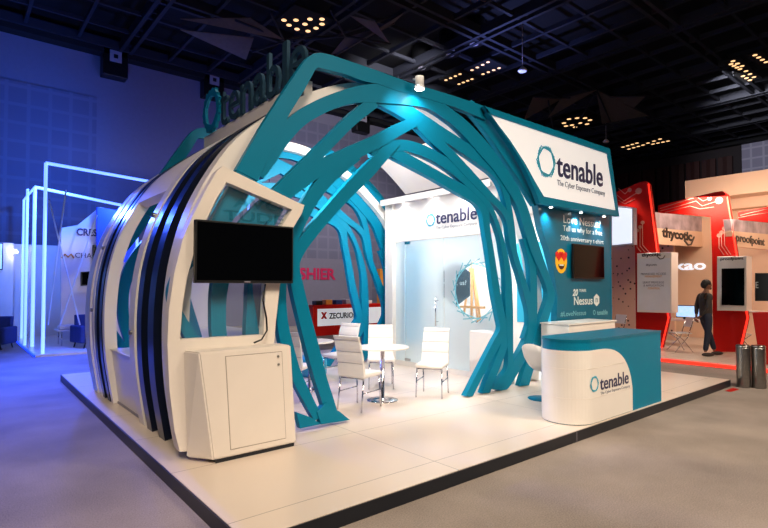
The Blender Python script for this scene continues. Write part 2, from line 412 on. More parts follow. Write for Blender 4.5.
# fabric stars
def sail(lb, z, tri, struts):
    P = [[onz(a, b, z+dz) for a, b, dz in t3] for t3 in tri]; c = P[0][0]
    t = thing('fabric_star', lb, 'ceiling sail', (c.x, c.y, z), 'fabric stars under the ceiling')
    for p in P:
        bm = BM(); prism(bm, p, (0, 0, .02)); obj('sail_panel', bm, 'sail', t)
    for s in struts:
        bm = BM(); tube(bm, [onz(a, b, z+dz) for a, b, dz in s], .035, 6); obj('strut', bm, 'beam', t)
sail('large brown fabric star hanging above the roof sign', 9.3,
     [[(284,40,0),(250,18,.3),(180,19,0)], [(180,30,.2),(254,38,.4),(246,60,0)], [(333,58,0),(395,22,.5),(405,12,.3)], [(330,56,0),(345,38,.3),(395,24,.5)], [(375,22,.2),(390,44,0),(350,16,.4)]],
     [[(235,20,.1),(284,40,.1),(335,36,.2),(405,12,.4)], [(284,40,0),(270,12,.3)], [(345,36,0),(330,10,.3)], [(252,52,0),(300,36,.3)], [(305,40,0),(345,36,.2),(391,44,0)]])
sail('brown fabric star hanging above the white front sign', 9.3,
     [[(533,97,0),(560,100,.3),(524,120,0)], [(596,90,.5),(648,116,0),(602,124,.2)], [(560,100,.3),(597,90,.5),(548,118,0)], [(608,97,.2),(646,96,0),(634,108,.2)]],
     [[(524,130,0),(590,128,.1),(648,116,0)], [(535,97,0),(570,98,.2)], [(610,97,.2),(646,96,0)], [(548,99,.2),(553,128,0)], [(597,91,.4),(575,128,.1)], [(597,91,.4),(613,128,.1)]])
for i, (px, py, lb) in enumerate(((522.5, 69.5, 'small white lamp hanging on a rod above the front sign panel'), (606, 141, 'small dim pendant lamp on a rod beside the right end of the front sign'))):
    p = onz(px, py, 9.2); t = thing('pendant_lamp', lb, 'pendant lamp', (p.x, p.y, 9.2))
    bm = BM(); tube(bm, [(p.x, p.y, 9.2), (p.x, p.y, HZ+.8)], .015, 6); obj('rod', bm, 'hallgrey', t)
    bm = BM(); lathe(bm, [(.13, 9.12), (.16, 9.17), (.05, 9.3)], p.x, p.y, 16); obj('shade', bm, 'white', t)

# ================================================================== THE STAND
FZ = .12
bm = BM(); prism(bm, [Vector(q) for q in ((0, -.13, .02), (8.82, -.13, .02), (8.82, 7.78, .02), (.12, 7.78, .02))], (0, 0, FZ-.02)); pl = tag(obj('stand_platform', bm, 'boards'), 'raised white floor platform of the teal and white stand', 'platform')
e = BM(); prism(e, [Vector(q) for q in ((-.012, -.142, 0), (0, -.142, 0), (.12, 7.79, 0), (.108, 7.79, 0))], (0, 0, FZ-.006)); obj('edge_trim', e, 'edge', pl)
e = BM(); box(e, 0, 8.832, -.142, -.13, 0, FZ-.006); obj('edge_trim', e, 'edge', pl)
e = BM(); box(e, 8.82, 8.832, -.13, 7.79, 0, FZ-.006); obj('edge_trim', e, 'edge', pl)
e = BM(); box(e, .12, 8.82, 7.78, 7.79, 0, FZ-.006); obj('edge_trim', e, 'edge', pl)
e = BM(); box(e, 3.88, 3.886, -.1432, -.142, .005, FZ-.008); obj('edge_joint', e, 'hallgrey', pl)
# --- lattice
LY, LD = 1.75, .085
polys = [[(236,170),(261,127),(282,94),(303,63),(308,57),(314,53.5),(321,52.5),(330,54.5),(379,71),(408,82),(435,90),(459,97.5),(486,106.5),(486,120),(455,107),(425,98),(395,90),(379,84),(362,80.5),(345,74),(318,67),(315.5,68.5),(305,89),(290,113),(258,181)],
         [(321,424.5),(317,412),(326,403),(340,412),(350,420)],
         [(296,412),(310,417),(321,424),(300,428.5)]]
bands = [
 [(247,176,22),(228,210,20),(205,245,14),(184,268,11),(175,284,9),(173,297,9),(179,315,10),(192,338,12),(215,375,12),(240,412,10),(252,437,10)],
 [(255,172,22),(272,150,20),(285,134,17),(300,119,16),(318,108,15.5),(338,99.5,15),(360,94,17),(385,93,20),(408,96,18),(430,102,15),(450,115,14),(463.5,126,14.5),(475,138,15),(487,152,15),(499,167,13),(510.5,184,13),(521.5,204,11),(529,227,11.5),(536,250,11),(543,268,9),(549.5,284,8.5),(551.5,297,9),(546,315,9),(540,335,10),(533,357,10),(524,387.5,10.5)],
 [(375,101,13),(352,120,12),(332,140,12),(311,161,13),(290,182,14),(270,203,15)],
 [(416,121,11),(400,129,12),(380,140,13.5),(360,149.5,15),(340,159.5,17),(318,169.5,16),(296,184,17),(272,203,19),(250,226,20),(232,252,18),(221,285,16),(219,315,15),(221,342,15),(232,385,13),(250,434,12)],
 [(358,155,11),(342,167,13),(326,181,14),(312,199,14),(302,218,13),(294,238,11),(285,262,10),(281.5,290,11),(283,320,11),(289,350,12),(297,375,11),(308,398,10),(319,419,9)],
 [(396,140,13),(383,156,12),(367,173,14),(350,190,13),(332,210,12),(314,231,12),(301,249,11.5),(295,265,11),(298,285,12),(305,315,12.5),(314,350,13),(322,380,12),(330,405,12),(334,420,12)],
 [(284,197,13),(270,228,7),(256,262,4),(251,285,5),(252,310,9),(254,340,14),(262,390,13),(276,429,12)],
 [(374,95,12),(390,104,10),(405,113,9),(420,124,9),(436,139,11),(450,152,10),(465,168,10),(478,182,9.5),(492,197,8),(503,208,7),(510,221,6),(513,240,6),(517,257,6),(522.5,275,6),(527.5,292,7.5),(533,312,9),(533,335,11),(524,355,11),(512,376,11),(501,391.5,12)],
 [(386,95,14),(405,108.5,14),(425,121,13),(445,134,13),(465,147,13),(485,161,13),(498,172,12),(505,186,8),(510,205,6),(513.5,228,6),(515.5,250,6)],
 [(372,150,13),(388,146,12),(405,145,11.5),(421,149,12),(438,157,12),(455,168,12),(470,182,10),(482,194,8),(490,205,6.5),(496.5,218,5),(502.5,236,4.5),(506,252,6),(509.5,275,7),(510.5,305,8.5),(511.5,335,7),(512,356,6),(511,370,7),(504,382,10),(498,392,12)],
 [(384,146,10),(408,158.5,11),(430,170.5,11),(450,182,11.5),(468,192,12),(480,200,11),(486.5,211,9),(489,230,7),(493,255,7),(498,290,8),(503,316,8),(505,330,8.5),(498,344,8.5),(489,361,8),(479,380,7.5),(470,398,7.5)],
 [(510,328,7),(506,345,8),(500,362,8.5),(493,379,8.5),(487,395,8.5)],
 [(528,238,8),(534,262,8),(535.5,290,8),(535,318,8.5),(530,340,11)],
 [(470,103,12),(484,117,14),(497,133,15),(508,148,16),(518,163,16),(527,178,14),(534,192,12),(540,204,9)],
]
def build_lattice(root, Y, dep):
    for i, pg in enumerate(polys):
        bm = BM(); P = [ony(a, b, LY) for a, b in pg]
        P = [Vector((p.x, Y-.004*i, max(p.z, FZ+.002))) for p in P]
        prism(bm, P, (0, dep, 0), .004); obj('lattice_frame' if i == 0 else 'lattice_foot', bm, 'teal', root)
    for i, b in enumerate(bands):
        c = catmull(b, 6); L = []; R = []
        for j, (x, y, w) in enumerate(c):
            x0, y0, _ = c[max(j-1, 0)]; x1, y1, _ = c[min(j+1, len(c)-1)]
            dx, dy = x1-x0, y1-y0; l = math.hypot(dx, dy) or 1
            k_ = 1-.13*max(0, min(1, (x-400)/40)); nx, ny = -dy/l*w/2*k_, dx/l*w/2*k_
            for S_, sg in ((L, 1), (R, -1)):
                p = ony(x+nx*sg, y+ny*sg, LY)
                S_.append(Vector((max(p.x, .3) if Y > 3 else p.x, Y+.0025*(i+1), max(p.z, FZ+.002))))
        bm = BM(); strip(bm, L, R, (0, dep+.002*(i % 3), 0)); obj('lattice_band', bm, 'teal', root)
t = thing('lattice_arch', 'teal interwoven lattice arch across the front of the stand', 'arch', (3.3, LY, FZ)); build_lattice(t, LY, LD); front_lattice = t
BYY = 5.42
t = thing('lattice_arch', 'teal interwoven lattice arch at the back of the stand, behind the cafe tables', 'arch', (3.3, BYY, FZ)); build_lattice(t, BYY, LD)

# --- curved ribs (C-shaped vault section), mirrored about XC
XC = 3.27
prof = catmull([(.28,FZ),(.19,.65),(.155,1.1),(.16,1.55),(.215,2.0),(.35,2.47),(.56,2.89),(.82,3.26),(1.2,3.6),(1.72,3.97),(2.27,4.22),(2.85,4.37),(3.27,4.4)], 5)
full = prof + [(2*XC-x, z) for x, z in reversed(prof[:-1])]
def offs(pr, d):
    out = []
    for j, (x, z) in enumerate(pr):
        x0, z0 = pr[max(j-1, 0)]; x1, z1 = pr[min(j+1, len(pr)-1)]
        dx, dz = x1-x0, z1-z0; l = math.hypot(dx, dz); out.append((x+dz/l*d, max(z-dx/l*d, FZ)))
    return out
def rib(root, name, m, pr, y0, y1, d0, d1):
    bm = BM(); a = offs(pr, d0); b = offs(pr, d1)
    strip(bm, [(x, y0, z) for x, z in a], [(x, y0, z) for x, z in b], (0, y1-y0, 0)); return obj(name, bm, m, root)
top18 = [p for p in prof if p[1] < 4.02]
def seg(z0, z1): return [p for p in prof if z0 <= p[1] <= z1]
r1 = thing('curved_rib', 'white curved rib with two navy rails nearest the television, front left of stand', 'curved rib', (.3, 2.5, FZ), 'curved ribs along the left side')
rib(r1, 'front_flange', 'white', full, 1.93, 2.12, 0, .2)
rib(r1, 'back_flange', 'white', top18, 3.12, 3.34, 0, .16)
rib(r1, 'web', 'channel', top18, 2.12, 3.12, .13, .16)
rib(r1, 'navy_rail', 'navy', top18, 2.38, 2.58, -.005, .13)
rib(r1, 'navy_rail', 'navy', top18, 2.82, 3.0, -.005, .13)
r2 = thing('curved_rib', 'white curved rib with two navy rails at the far left end of the stand', 'curved rib', (.3, 4.9, FZ), 'curved ribs along the left side')
rib(r2, 'front_flange', 'white', top18, 4.6, 4.72, 0, .15)
rib(r2, 'back_flange', 'white', top18, 5.28, 5.41, 0, .16)
rib(r2, 'web', 'channel', top18, 4.72, 5.28, .13, .15)
rib(r2, 'navy_rail', 'navy', top18, 4.76, 4.9, -.005, .13)
rib(r2, 'navy_rail', 'navy', top18, 5.06, 5.2, -.005, .13)
rib(r2, 'end_strip', 'frost', top18, 5.6, 5.9, 0, .03)
rib(r2, 'end_flange', 'white', top18, 5.56, 5.62, 0, .16)
ar = thing('back_arch', 'thin white arch curving over the back teal lattice', 'arch', (3.3, 5.34, 4.0))
rib(ar, 'arch_band', 'white', [p for p in full if p[1] > 4.02 or p[0] > XC], 5.28, 5.41, 0, .16)
for z, yy, rr in ((2.55, 3.23, r1), (1.2, 3.23, r1), (2.3, 5.35, r2), (1.4, 5.35, r2)):
    p = min(prof, key=lambda q: abs(q[1]-z)); bm = BM(); tube(bm, [(p[0]-.03, yy, p[1]), (p[0]+.02, yy, p[1])], .028, 12); obj('bolt_cap', bm, 'steel', rr)
# shell pieces between the ribs
v = thing('vault_shell', 'cream curved shell between the two ribs, carrying the roof sign', 'vault shell', (.8, 3.8, 2.9))
rib(v, 'shell_panel', 'cream', seg(2.85, 4.02), 3.35, 4.59, 0, .12)
bm = BM(); pass
right = [(2*XC-x, z) for x, z in seg(3.52, 4.1)]
bm = BM(); a = right; b2 = [(x+.1, z+.06) for x, z in right]
v2 = thing('vault_shell', 'cream curved shell above the meeting room header, right of the lattice opening', 'vault shell', (5.3, 3.5, 3.46))
strip(bm, [(x, 2.25, z) for x, z in a], [(x, 2.25, z) for x, z in b2], (0, 2.12, 0)); obj('shell_panel', bm, 'cream', v2)
# low parapet between the ribs
lw = thing('low_wall', 'low white parapet wall between the two curved ribs', 'low wall', (.4, 3.8, FZ))
bm = BM(); prism(bm, [(.34, 3.35, FZ), (.24, 3.35, .85), (.6, 3.35, .85), (.6, 3.35, FZ)], (0, 1.24, 0), .01); obj('wall_body', bm, 'white', lw)
bm = BM(); box(bm, .225, .62, 3.35, 4.59, .85, .87, .005); obj('ledge', bm, 'white', lw)
bm = BM(); box(bm, .325, .34, 3.35, 4.59, FZ, FZ+.03); obj('light_strip', bm, 'hallgrey', lw)

# --- roof sign on its white beam
rs = thing('roof_sign', 'white roof beam carrying large dark letters and a teal ring', 'sign', (1.7, 3.6, 3.88))
bm = BM(); box(bm, 1.68, 1.8, 2.0, 5.12, 3.9, 4.14, .008); obj('beam', bm, 'white', rs)
def yz(px, py, X=1.7): return onx(px, py, X)
for ch, xa, xb, yb, yt in (('t', 222, 230, 122, 97), ('e', 231, 241.5, 115, 94), ('n', 243, 254, 108, 84), ('a', 256, 267.5, 101, 75), ('b', 269.5, 282, 94, 58), ('l', 285.5, 290, 85, 47), ('e', 292, 309, 80, 46)):
    A = yz(xa, yb); B = yz(xb, yb); T = yz(xa, yt); 
    hgt = {'t': .52, 'e': .43, 'n': .43, 'a': .43, 'b': .6, 'l': .6}[ch]
    text('letter', ch, (1.7, A.y, 4.13), max(A.y-B.y, .1), hgt, YR, 'roofink', rs, .045, .0)
bm = BM(); hexring(bm, (1.68, 4.72, 4.47), .36, YR, .05, .2, 3); obj('ring_mark', bm, 'teal', rs)

# --- television frame, television and cabinet
TY = 1.62
fr = thing('television_stand', 'cream angular stand holding the television at the front left', 'frame', (.8, TY+.06, FZ))
outer = [(223,166),(299,203),(304.5,205),(302,213),(293,228),(284,262),(280,285),(276,320),(274,345),(280,455),(180,452),(174.5,431),(169.5,390),(167.5,345),(169,310),(174,275),(183,238),(193,215),(207,188),(217,171)]
inner = [(226.6,182),(259,196),(292.3,209.5),(282,226),(270,260),(266,285),(263.5,335),(180,339.5),(182.5,305),(187,278),(196,245),(207,219),(217,198)]
def filled(bm, loops, vec):
    es = []
    vs = []
    for lp in loops:
        v_ = [bm.verts.new(p) for p in lp]; vs.append(v_)
        for i in range(len(v_)): es.append(bm.edges.new((v_[i], v_[(i+1) % len(v_)])))
    res = bmesh.ops.triangle_fill(bm, use_beauty=True, edges=es)
    fs = [g for g in res['geom'] if isinstance(g, bmesh.types.BMFace)]
    ex = bmesh.ops.extrude_face_region(bm, geom=fs)
    bmesh.ops.translate(bm, vec=vec, verts=[g for g in ex['geom'] if isinstance(g, bmesh.types.BMVert)])
    bmesh.ops.recalc_face_normals(bm, faces=bm.faces[:])
    return bm
def ypl(pts, Y): 
    r = []
    for a, b in pts:
        p = ony(a, b, Y); r.append(Vector((p.x, Y, max(p.z, FZ))))
    return r
bm = BM(); filled(bm, [ypl(outer, TY), ypl(inner, TY)], (0, .1, 0)); obj('frame_body', bm, 'cream', fr)
bm = BM(); prism(bm, ypl(inner, TY+.05), (0, .01, 0)); obj('glass_pane', bm, 'clear', fr)
for s, px, py, w in (('AVO', 232, 207, 58), ('TUDE', 222, 220, 70)):
    p = ony(px, py, TY+.07); text('faint_lettering', s, (p.x, TY+.045, p.z), w*.0095, .1, XR, 'tint', fr, .003, .02)
tv = thing('television', 'large black wall television mounted on the cream angular frame', 'television', (.75, TY-.1, 1.7))
tvp = [(195.5,219),(293.5,228),(292,285),(194.5,283)]
P = ypl(tvp, TY-.1); x0 = P[0].x; x1 = P[1].x; z1 = P[0].z+.0; z0 = P[3].z
bm = BM(); box(bm, x0, x1, TY-.1, TY-.05, z0, z1, .006); obj('casing', bm, 'black', tv)
bm = BM(); box(bm, x0+.018, x1-.018, TY-.104, TY-.1, z0+.028, z1-.018); obj('screen', bm, 'screen', tv)
bm = BM(); box(bm, (x0+x1)/2-.2, (x0+x1)/2+.2, TY-.05, TY, z0+.1, z1-.1, .01); obj('wall_bracket', bm, 'black', tv)
cxx = (x0+x1)/2
bm = BM(); box(bm, cxx-.03, cxx+.03, TY-.106, TY-.104, z0+.008, z0+.018); obj('maker_badge', bm, 'hallgrey', tv)
bm = BM(); kp = [ony(*q, TY+.0) for q in ((264,284),(261,300),(264,318),(264,330),(258,339),(250,342))]
tube(bm, [Vector((q.x, TY-.03-i*.012, q.z)) for i, q in enumerate(catmull([tuple(k_) for k_ in kp], 4) and kp)], .009, 8); obj('cable', bm, 'black', tv)
cb = thing('cabinet', 'cream cabinet with tapered sides and one door under the television', 'cabinet', (.83, 1.4, FZ))
xa, xb, xta, xtb = .43, 1.23, .235, 1.17; cy0, cy1 = 1.4, 1.54; zb, zt = FZ+.05, 1.12
bm = BM()
def quadbox(bm, lo, hi, bev=.012):
    vs = [bm.verts.new(p) for p in lo]+[bm.verts.new(p) for p in hi]
    fs = [bm.faces.new(f) for f in ((vs[3], vs[2], vs[1], vs[0]), (vs[4], vs[5], vs[6], vs[7]), (vs[0], vs[1], vs[5], vs[4]), (vs[1], vs[2], vs[6], vs[5]), (vs[2], vs[3], vs[7], vs[6]), (vs[3], vs[0], vs[4], vs[7]))]
    if bev: bmesh.ops.bevel(bm, geom=list({e for f in fs for e in f.edges}), offset=bev, segments=2, affect='EDGES')
# the front leans back upwards
CF = ony(213.5, 460, 1.40); 
bl, br_ = onz(213.5, 459, FZ+.03), onz(296, 445, FZ+.03)
FY = (bl.y+br_.y)/2
bl = ony(213.5, 459, FY); br_ = ony(296.5, 444.5, FY); tl = ony(199, 350, FY-.0); tr = ony(291, 347.5, FY)
back = TY-.002
lo = [(bl.x, FY, FZ+.035), (br_.x, FY, FZ+.035), (br_.x-.02, back+.0, FZ+.035), (ony(186, 455, back).x, back, FZ+.035)]
# the body is deeper than the frame at its left: wraps it as in the photograph
midl = ony(205.5, 400, FY)
zt = (tl.z+tr.z)/2
lo2 = [(tl.x, FY, zt), (tr.x, FY, zt), (tr.x, back, zt), (ony(183, 343, back).x, back, zt)]
quadbox(bm, lo, lo2); obj('body', bm, 'cream', cb)
def cpt(u, w, dy=0):
    a = Vector(lo[0]).lerp(Vector(lo[1]), u); b = Vector(lo2[0]).lerp(Vector(lo2[1]), u); p = a.lerp(b, w); return Vector((p.x, FY+dy, p.z))
bm = BM(); prism(bm, [cpt(.2, .07, -.006), cpt(.86, .07, -.006), cpt(.88, .94, -.006), cpt(.26, .94, -.006)], (0, .008, 0), .002); dd = obj('door', bm, 'cream', cb)
bm = BM(); g = [cpt(.193, .063, -.001), cpt(.867, .063, -.001), cpt(.887, .947, -.001), cpt(.253, .947, -.001)]
prism(bm, g, (0, .003, 0)); obj('door_gap', bm, 'grout', cb)
for w in (.9, .82):
    q = cpt(.83, w, -.006); bm = BM(); tube(bm, [q, q+Vector((0, -.012, 0))], .011, 14); obj('lock', bm, 'steel', dd)
bm = BM(); box(bm, bl.x+.03, br_.x-.02, FY+.015, back, FZ, FZ+.035); obj('plinth', bm, 'edge', cb)
bm = BM(); lathe(bm, [(.09, zt), (.09, zt+.01), (.0801, zt+.012)], tl.x+.25, (FY+back)/2-.0, 24); 
bm.free()

# --- front sign box
SY = 1.66
sg = thing('front_sign', 'large white sign panel in a teal frame above the teal wall', 'sign', (7.2, SY, 3.0))
o_ = [(485,106),(610,148.7),(619.4,216.5),(540,203.5),(535,190),(526,170),(512,146),(497,124)]
i_ = [(487.5,113),(607.5,153.5),(616.5,210.5),(544,196.5),(536,183),(525,163),(510,140),(497,123)]
bm = BM(); filled(bm, [ypl(o_, SY), ypl(i_, SY)], (0, .08, 0)); obj('sign_frame', bm, 'teal', sg)
zb_ = ony(590, 211, SY).z
bm = BM(); box(bm, 6.35, 8.4, SY+.08, 1.895, zb_, 4.08, .006); obj('sign_box', bm, 'teal', sg)
bm = BM(); prism(bm, ypl(i_, SY+.02), (0, .055, 0)); obj('sign_panel', bm, 'panelwhite', sg)
def ftext(name, s, xa, yba, xb, ybb, hpx, Y, m, parent, depth=.006, bold=.0, shear=0):
    """writing on a plane Y=const between two surveyed baseline points"""
    A = ony(xa, yba, Y); B = ony(xb, ybb, Y); T = ony(xa, yba-hpx, Y)
    return text(name, s, (A.x, Y, (A.z+B.z)/2), B.x-A.x, (T.z-A.z), XR, m, parent, depth, bold, shear)
# baseline of the word falls in the picture only by perspective
ftext('lettering', 'tenable', 556.5, 176.5, 602.5, 187, 23, SY+.018, 'ink', sg, .012, .012)
ftext('tag_line', 'The Cyber Exposure Company', 557, 187, 605, 197.5, 7.5, SY+.018, 'inkgrey', sg, .006)
c = ony(546, 161.5, SY+.018); bm = BM(); hexring(bm, (c.x, SY+.018, c.z), .29, XR, .01, .045, 5, 1); obj('logo_ring', bm, 'logo', sg)
# lamps under the sign box
for i, (px, lb) in enumerate(((551, 'left'), (581, 'middle'), (604, 'right'))):
    p = ony(px, 204+ (px-545)*.17, SY+.12); zc = ony(580, 209.7, SY).z
    zc = ony(590, 211, SY).z-.012
    t = thing('downlight', 'small round white downlight under the front sign box, %s of three' % {'left': 'leftmost', 'middle': 'middle', 'right': 'rightmost'}[lb], 'downlight', (p.x, SY+.12, zc), 'downlights under the front sign')
    bm = BM(); lathe(bm, [(.034, zc-.012), (.038, zc-.01), (.038, zc+.008)], p.x, SY+.12, 20); obj('rim', bm, 'chrome', t)
    bm = BM(); lathe(bm, [(.028, zc-.016), (.028, zc-.0121)], p.x, SY+.12, 20); obj('lens', bm, 'lamp', t)
    L = bpy.data.lights.new('downlight_beam', 'SPOT'); L.energy = 26; L.spot_size = 1.9; L.spot_blend = .9; L.shadow_soft_size = .03; L.color = (.85, .95, 1)
    o = bpy.data.objects.new('downlight_beam', L); COL.objects.link(o); o.location = (p.x, SY+.12, zc-.03); o.rotation_euler = (math.radians(14), 0, 0)

# --- teal text wall
WY = 1.9
tw = thing('teal_wall', 'teal front wall with white writing, an emoji and logos', 'wall panel', (7.6, WY, FZ))
wl = [(536,207),(542,230),(549,250),(554,270),(557,295),(557,325),(557,345)]
P = [(lambda q: Vector((q.x, WY, q.z)))(ony(a, b, WY)) for a, b in wl]
P = [Vector((P[0].x, WY, 3.25))]+P[1:]+[Vector((P[-1].x, WY, FZ)), Vector((8.74, WY, FZ)), Vector((8.74, WY, 3.25))]
bm = BM(); prism(bm, P, (0, .12, 0)); obj('panel', bm, 'teal_wall', tw)
bm = BM(); box(bm, 8.74, 8.78, WY-.005, WY+.2, FZ, 3.3); obj('corner_trim', bm, 'teal', tw)
T_ = WY-.001
ftext('lettering', 'Love Nessus?', 563.5, 224.5, 600.5, 226.5, 8, T_, 'whiteink', tw, .003)
ftext('lettering', 'Tell us why for a free', 563, 234, 602, 236, 7.5, T_, 'whiteink', tw, .003)
ftext('lettering', '20th anniversary t-shirt', 560.5, 243.5, 603.5, 244, 6.5, T_, 'whiteink', tw, .003)
ftext('lettering', '20', 572.5, 296, 578, 296, 7, T_, 'whiteink', tw, .003, .03, .3)
ftext('lettering', 'YEARS', 579, 292, 586, 292, 3, T_, 'whiteink', tw, .003)
ftext('lettering', 'Nessus', 574, 305, 592.5, 304.5, 8.5, T_, 'whiteink', tw, .003, .01)
ftext('lettering', '#LoveNessus', 560.5, 317, 586, 315.5, 5.5, T_, 'paleink', tw, .003)
ftext('lettering', 'tenable', 597, 315, 607.5, 314.5, 5, T_, 'paleink', tw, .003, .01)
c = ony(594.2, 312.5, T_); bm = BM(); hexring(bm, (c.x, T_, c.z), .05, XR, .003, .2, 2); obj('logo_ring', bm, 'paleink', tw)
c = ony(596.5, 300, T_); R_ = .115
bm = BM(); prism(bm, [Vector((c.x+R_*math.cos(a), T_, c.z+R_*math.sin(a)*1.05)) for a in [PI/6+k*PI/3 for k in range(6)]], (0, -.004, 0)); hx = obj('hexagon_mark', bm, 'whiteink', tw)
text('letter', 'n', (c.x-.04, T_-.0045, c.z-.045), .08, .08, XR, 'teal_wall', hx, .002)
c = ony(561, 261, T_)
bm = BM(); prism(bm, [Vector((c.x+.185*math.cos(a), T_, c.z+.22*math.sin(a))) for a in [k*2*PI/40 for k in range(40)]], (0, -.006, 0)); em = obj('emoji_face', bm, 'yellow', tw); em['label'] = 'yellow emoji face with red heart eyes'
def heart(cx, cz, s):
    return [Vector((cx+s*.06*16*math.sin(t_)**3/16*1.0, T_-.0065, cz+s*.06*(13*math.cos(t_)-5*math.cos(2*t_)-2*math.cos(3*t_)-math.cos(4*t_))/16)) for t_ in [k*2*PI/32 for k in range(32)]]
for sx in (-1, 1):
    bm = BM(); prism(bm, heart(c.x+sx*.085, c.z+.09, 1.7), (0, -.004, 0)); obj('heart_eye', bm, 'heart', em)
bm = BM(); prism(bm, [Vector((c.x+.1*math.cos(a), T_-.0065, c.z-.06+.09*math.sin(a))) for a in [PI+k*PI/16 for k in range(17)]], (0, -.003, 0)); mo = obj('mouth', bm, 'brown', em)
bm = BM(); box(bm, c.x-.07, c.x+.07, T_-.011, T_-.0096, c.z-.085, c.z-.062); obj('teeth', bm, 'whiteink', em)
wt = thing('television', 'black television on the teal wall beside the emoji face', 'television', (7.8, WY, 1.9))
a = ony(573.3, 244.5, WY-.07); b = ony(604.3, 247, WY-.07); d = ony(573, 278.5, WY-.07)
bm = BM(); box(bm, a.x, b.x, WY-.07, WY-.03, d.z, a.z+.02, .006); obj('casing', bm, 'black', wt)
bm = BM(); box(bm, a.x+.02, b.x-.02, WY-.074, WY-.07, d.z+.03, a.z, 0); obj('screen', bm, 'screen', wt)
bm = BM(); box(bm, a.x+.4, b.x-.4, WY-.03, WY, d.z+.15, a.z-.15); obj('wall_bracket', bm, 'black', wt)

# --- meeting room behind the wall
GX = 5.6
mr_ = thing('meeting_room', 'white meeting room box with frosted glass front and lettered header', 'meeting room', (7.1, 3.5, FZ))
bm = BM(); box(bm, GX, GX+.12, 2.25, 5.06, 2.62, 3.44); obj('header', bm, 'white', mr_)
bm = BM(); box(bm, GX-.2, GX+.12, 2.25, 5.12, 3.44, 3.5); co = obj('cornice', bm, 'white', mr_)
bm = BM(); box(bm, GX-.2, GX-.16, 2.25, 5.12, 3.38, 3.44); obj('cornice_lip', bm, 'white', mr_)
bm = BM(); box(bm, GX-.06, GX+.14, 4.9, 5.14, FZ, 3.44, .01); obj('corner_post', bm, 'white', mr_)
bm = BM(); box(bm, 8.55, 8.67, 2.03, 5.14, FZ, 3.44); obj('back_wall', bm, 'white', mr_)
bm = BM(); box(bm, GX+.15, 8.55, 5.02, 5.14, FZ, 3.44); obj('side_wall', bm, 'white', mr_)
bm = BM(); box(bm, GX+.13, 8.55, 2.03, 5.02, 3.34, 3.42); obj('room_ceiling', bm, 'white', mr_)
bm = BM(); box(bm, GX-.01, GX+.09, 2.0, 4.9, FZ, FZ+.09); obj('sill', bm, 'white', mr_)
hc = onx(476, 291, GX+.03); RR = .56
hexp = [Vector((GX+.03, hc.y+RR*1.0*math.cos(a), hc.z+RR*math.sin(a))) for a in [PI/6+k*PI/3 for k in range(6)]]
def pane(name, y0, y1, hole=None):
    bm = BM(); rect = [Vector((GX+.03, y0, FZ+.09)), Vector((GX+.03, y1, FZ+.09)), Vector((GX+.03, y1, 2.62)), Vector((GX+.03, y0, 2.62))]
    if hole: filled(bm, [rect, hole], (.012, 0, 0))
    else: prism(bm, rect, (.012, 0, 0))
    return obj(name, bm, 'frost', mr_)
pane('glass_pane', 2.0, 3.52, hexp)
pane('glass_pane', 4.62, 4.89)
gd = pane('glass_door', 3.54, 4.6)
bm = BM(); prism(bm, hexp, (.01, 0, 0)); obj('clear_window', bm, 'clear', mr_)
for k in range(3):
    bm = BM(); R, U, N = YR
    for i in range(6):
        a0 = k*PI/9; a = a0+i*PI/3; b = a0+(i+1)*PI/3; w = .022; q = RR*(1.06-.02*k); q2 = q*.9
        f_ = lambda ang, r: Vector((GX+.02-.004*k, hc.y, hc.z))+R*(math.cos(ang)*r)+U*(math.sin(ang)*r)
        prism(bm, [f_(a, q), f_(b, q2), f_(b, q2-w), f_(a, q-w)], (-.003, 0, 0))
    obj('ring_outline', bm, 'paleink', mr_)
for dy in (0,):
    y = 3.68
    bm = BM(); tube(bm, [(GX-.04, y, .97+.0), (GX-.04, y, 1.52)], .014, 10)
    tube(bm, [(GX-.04, y, 1.05), (GX+.03, y, 1.05)], .008, 8); tube(bm, [(GX-.04, y, 1.45), (GX+.03, y, 1.45)], .008, 8); obj('door_handle', bm, 'chrome', gd)
for z in (2.56, FZ+.1):
    bm = BM(); box(bm, GX+.01, GX+.06, 4.45, 4.6, z, z+.05); obj('pivot_fitting', bm, 'chrome', gd)
A = onx(436, 226.5, GX); B = onx(477, 220.5, GX)
text('lettering', 'tenable', (GX, A.y, 2.885), A.y-B.y, .24, YR, 'ink', mr_, .012, .01)
text('tag_line', 'The Cyber Exposure Company', (GX, A.y, 2.78), A.y-B.y, .065, YR, 'inkgrey', mr_, .004)
bm = BM(); hexring(bm, (GX-.0, A.y+.14, 2.98), .13, YR, .008, .08, 4); obj('logo_ring', bm, 'logo', mr_)
for i, (px, lb) in enumerate(((401, 'furthest from'), (430, 'in the middle along'), (464, 'nearest')) ):
    y = onx(px, 205, GX-.1).y; z = 3.44
    t = thing('downlight', {0: 'white downlight in the room cornice, nearest the far corner post', 1: 'white downlight in the room cornice, above the logo ring', 2: 'white downlight in the room cornice, above the last letters and nearest the lattice'}[i], 'downlight', (GX-.09, y, z-.03), 'downlights in the room cornice')
    bm = BM(); lathe(bm, [(.05, z-.03), (.055, z-.0005)], GX-.09, y, 20); obj('rim', bm, 'white_lit', t)
    bm = BM(); lathe(bm, [(.042, z-.036), (.042, z-.031)], GX-.09, y, 20); obj('lens', bm, 'lamp', t)
    L = bpy.data.lights.new('downlight_beam', 'SPOT'); L.energy = 28; L.spot_size = 2.2; L.spot_blend = .9; L.shadow_soft_size = .04; L.color = (1, .96, .9)
    o = bpy.data.objects.new('downlight_beam', L); COL.objects.link(o); o.location = (GX-.14, y, z-.06); o.rotation_euler = (0, math.radians(-12), 0)
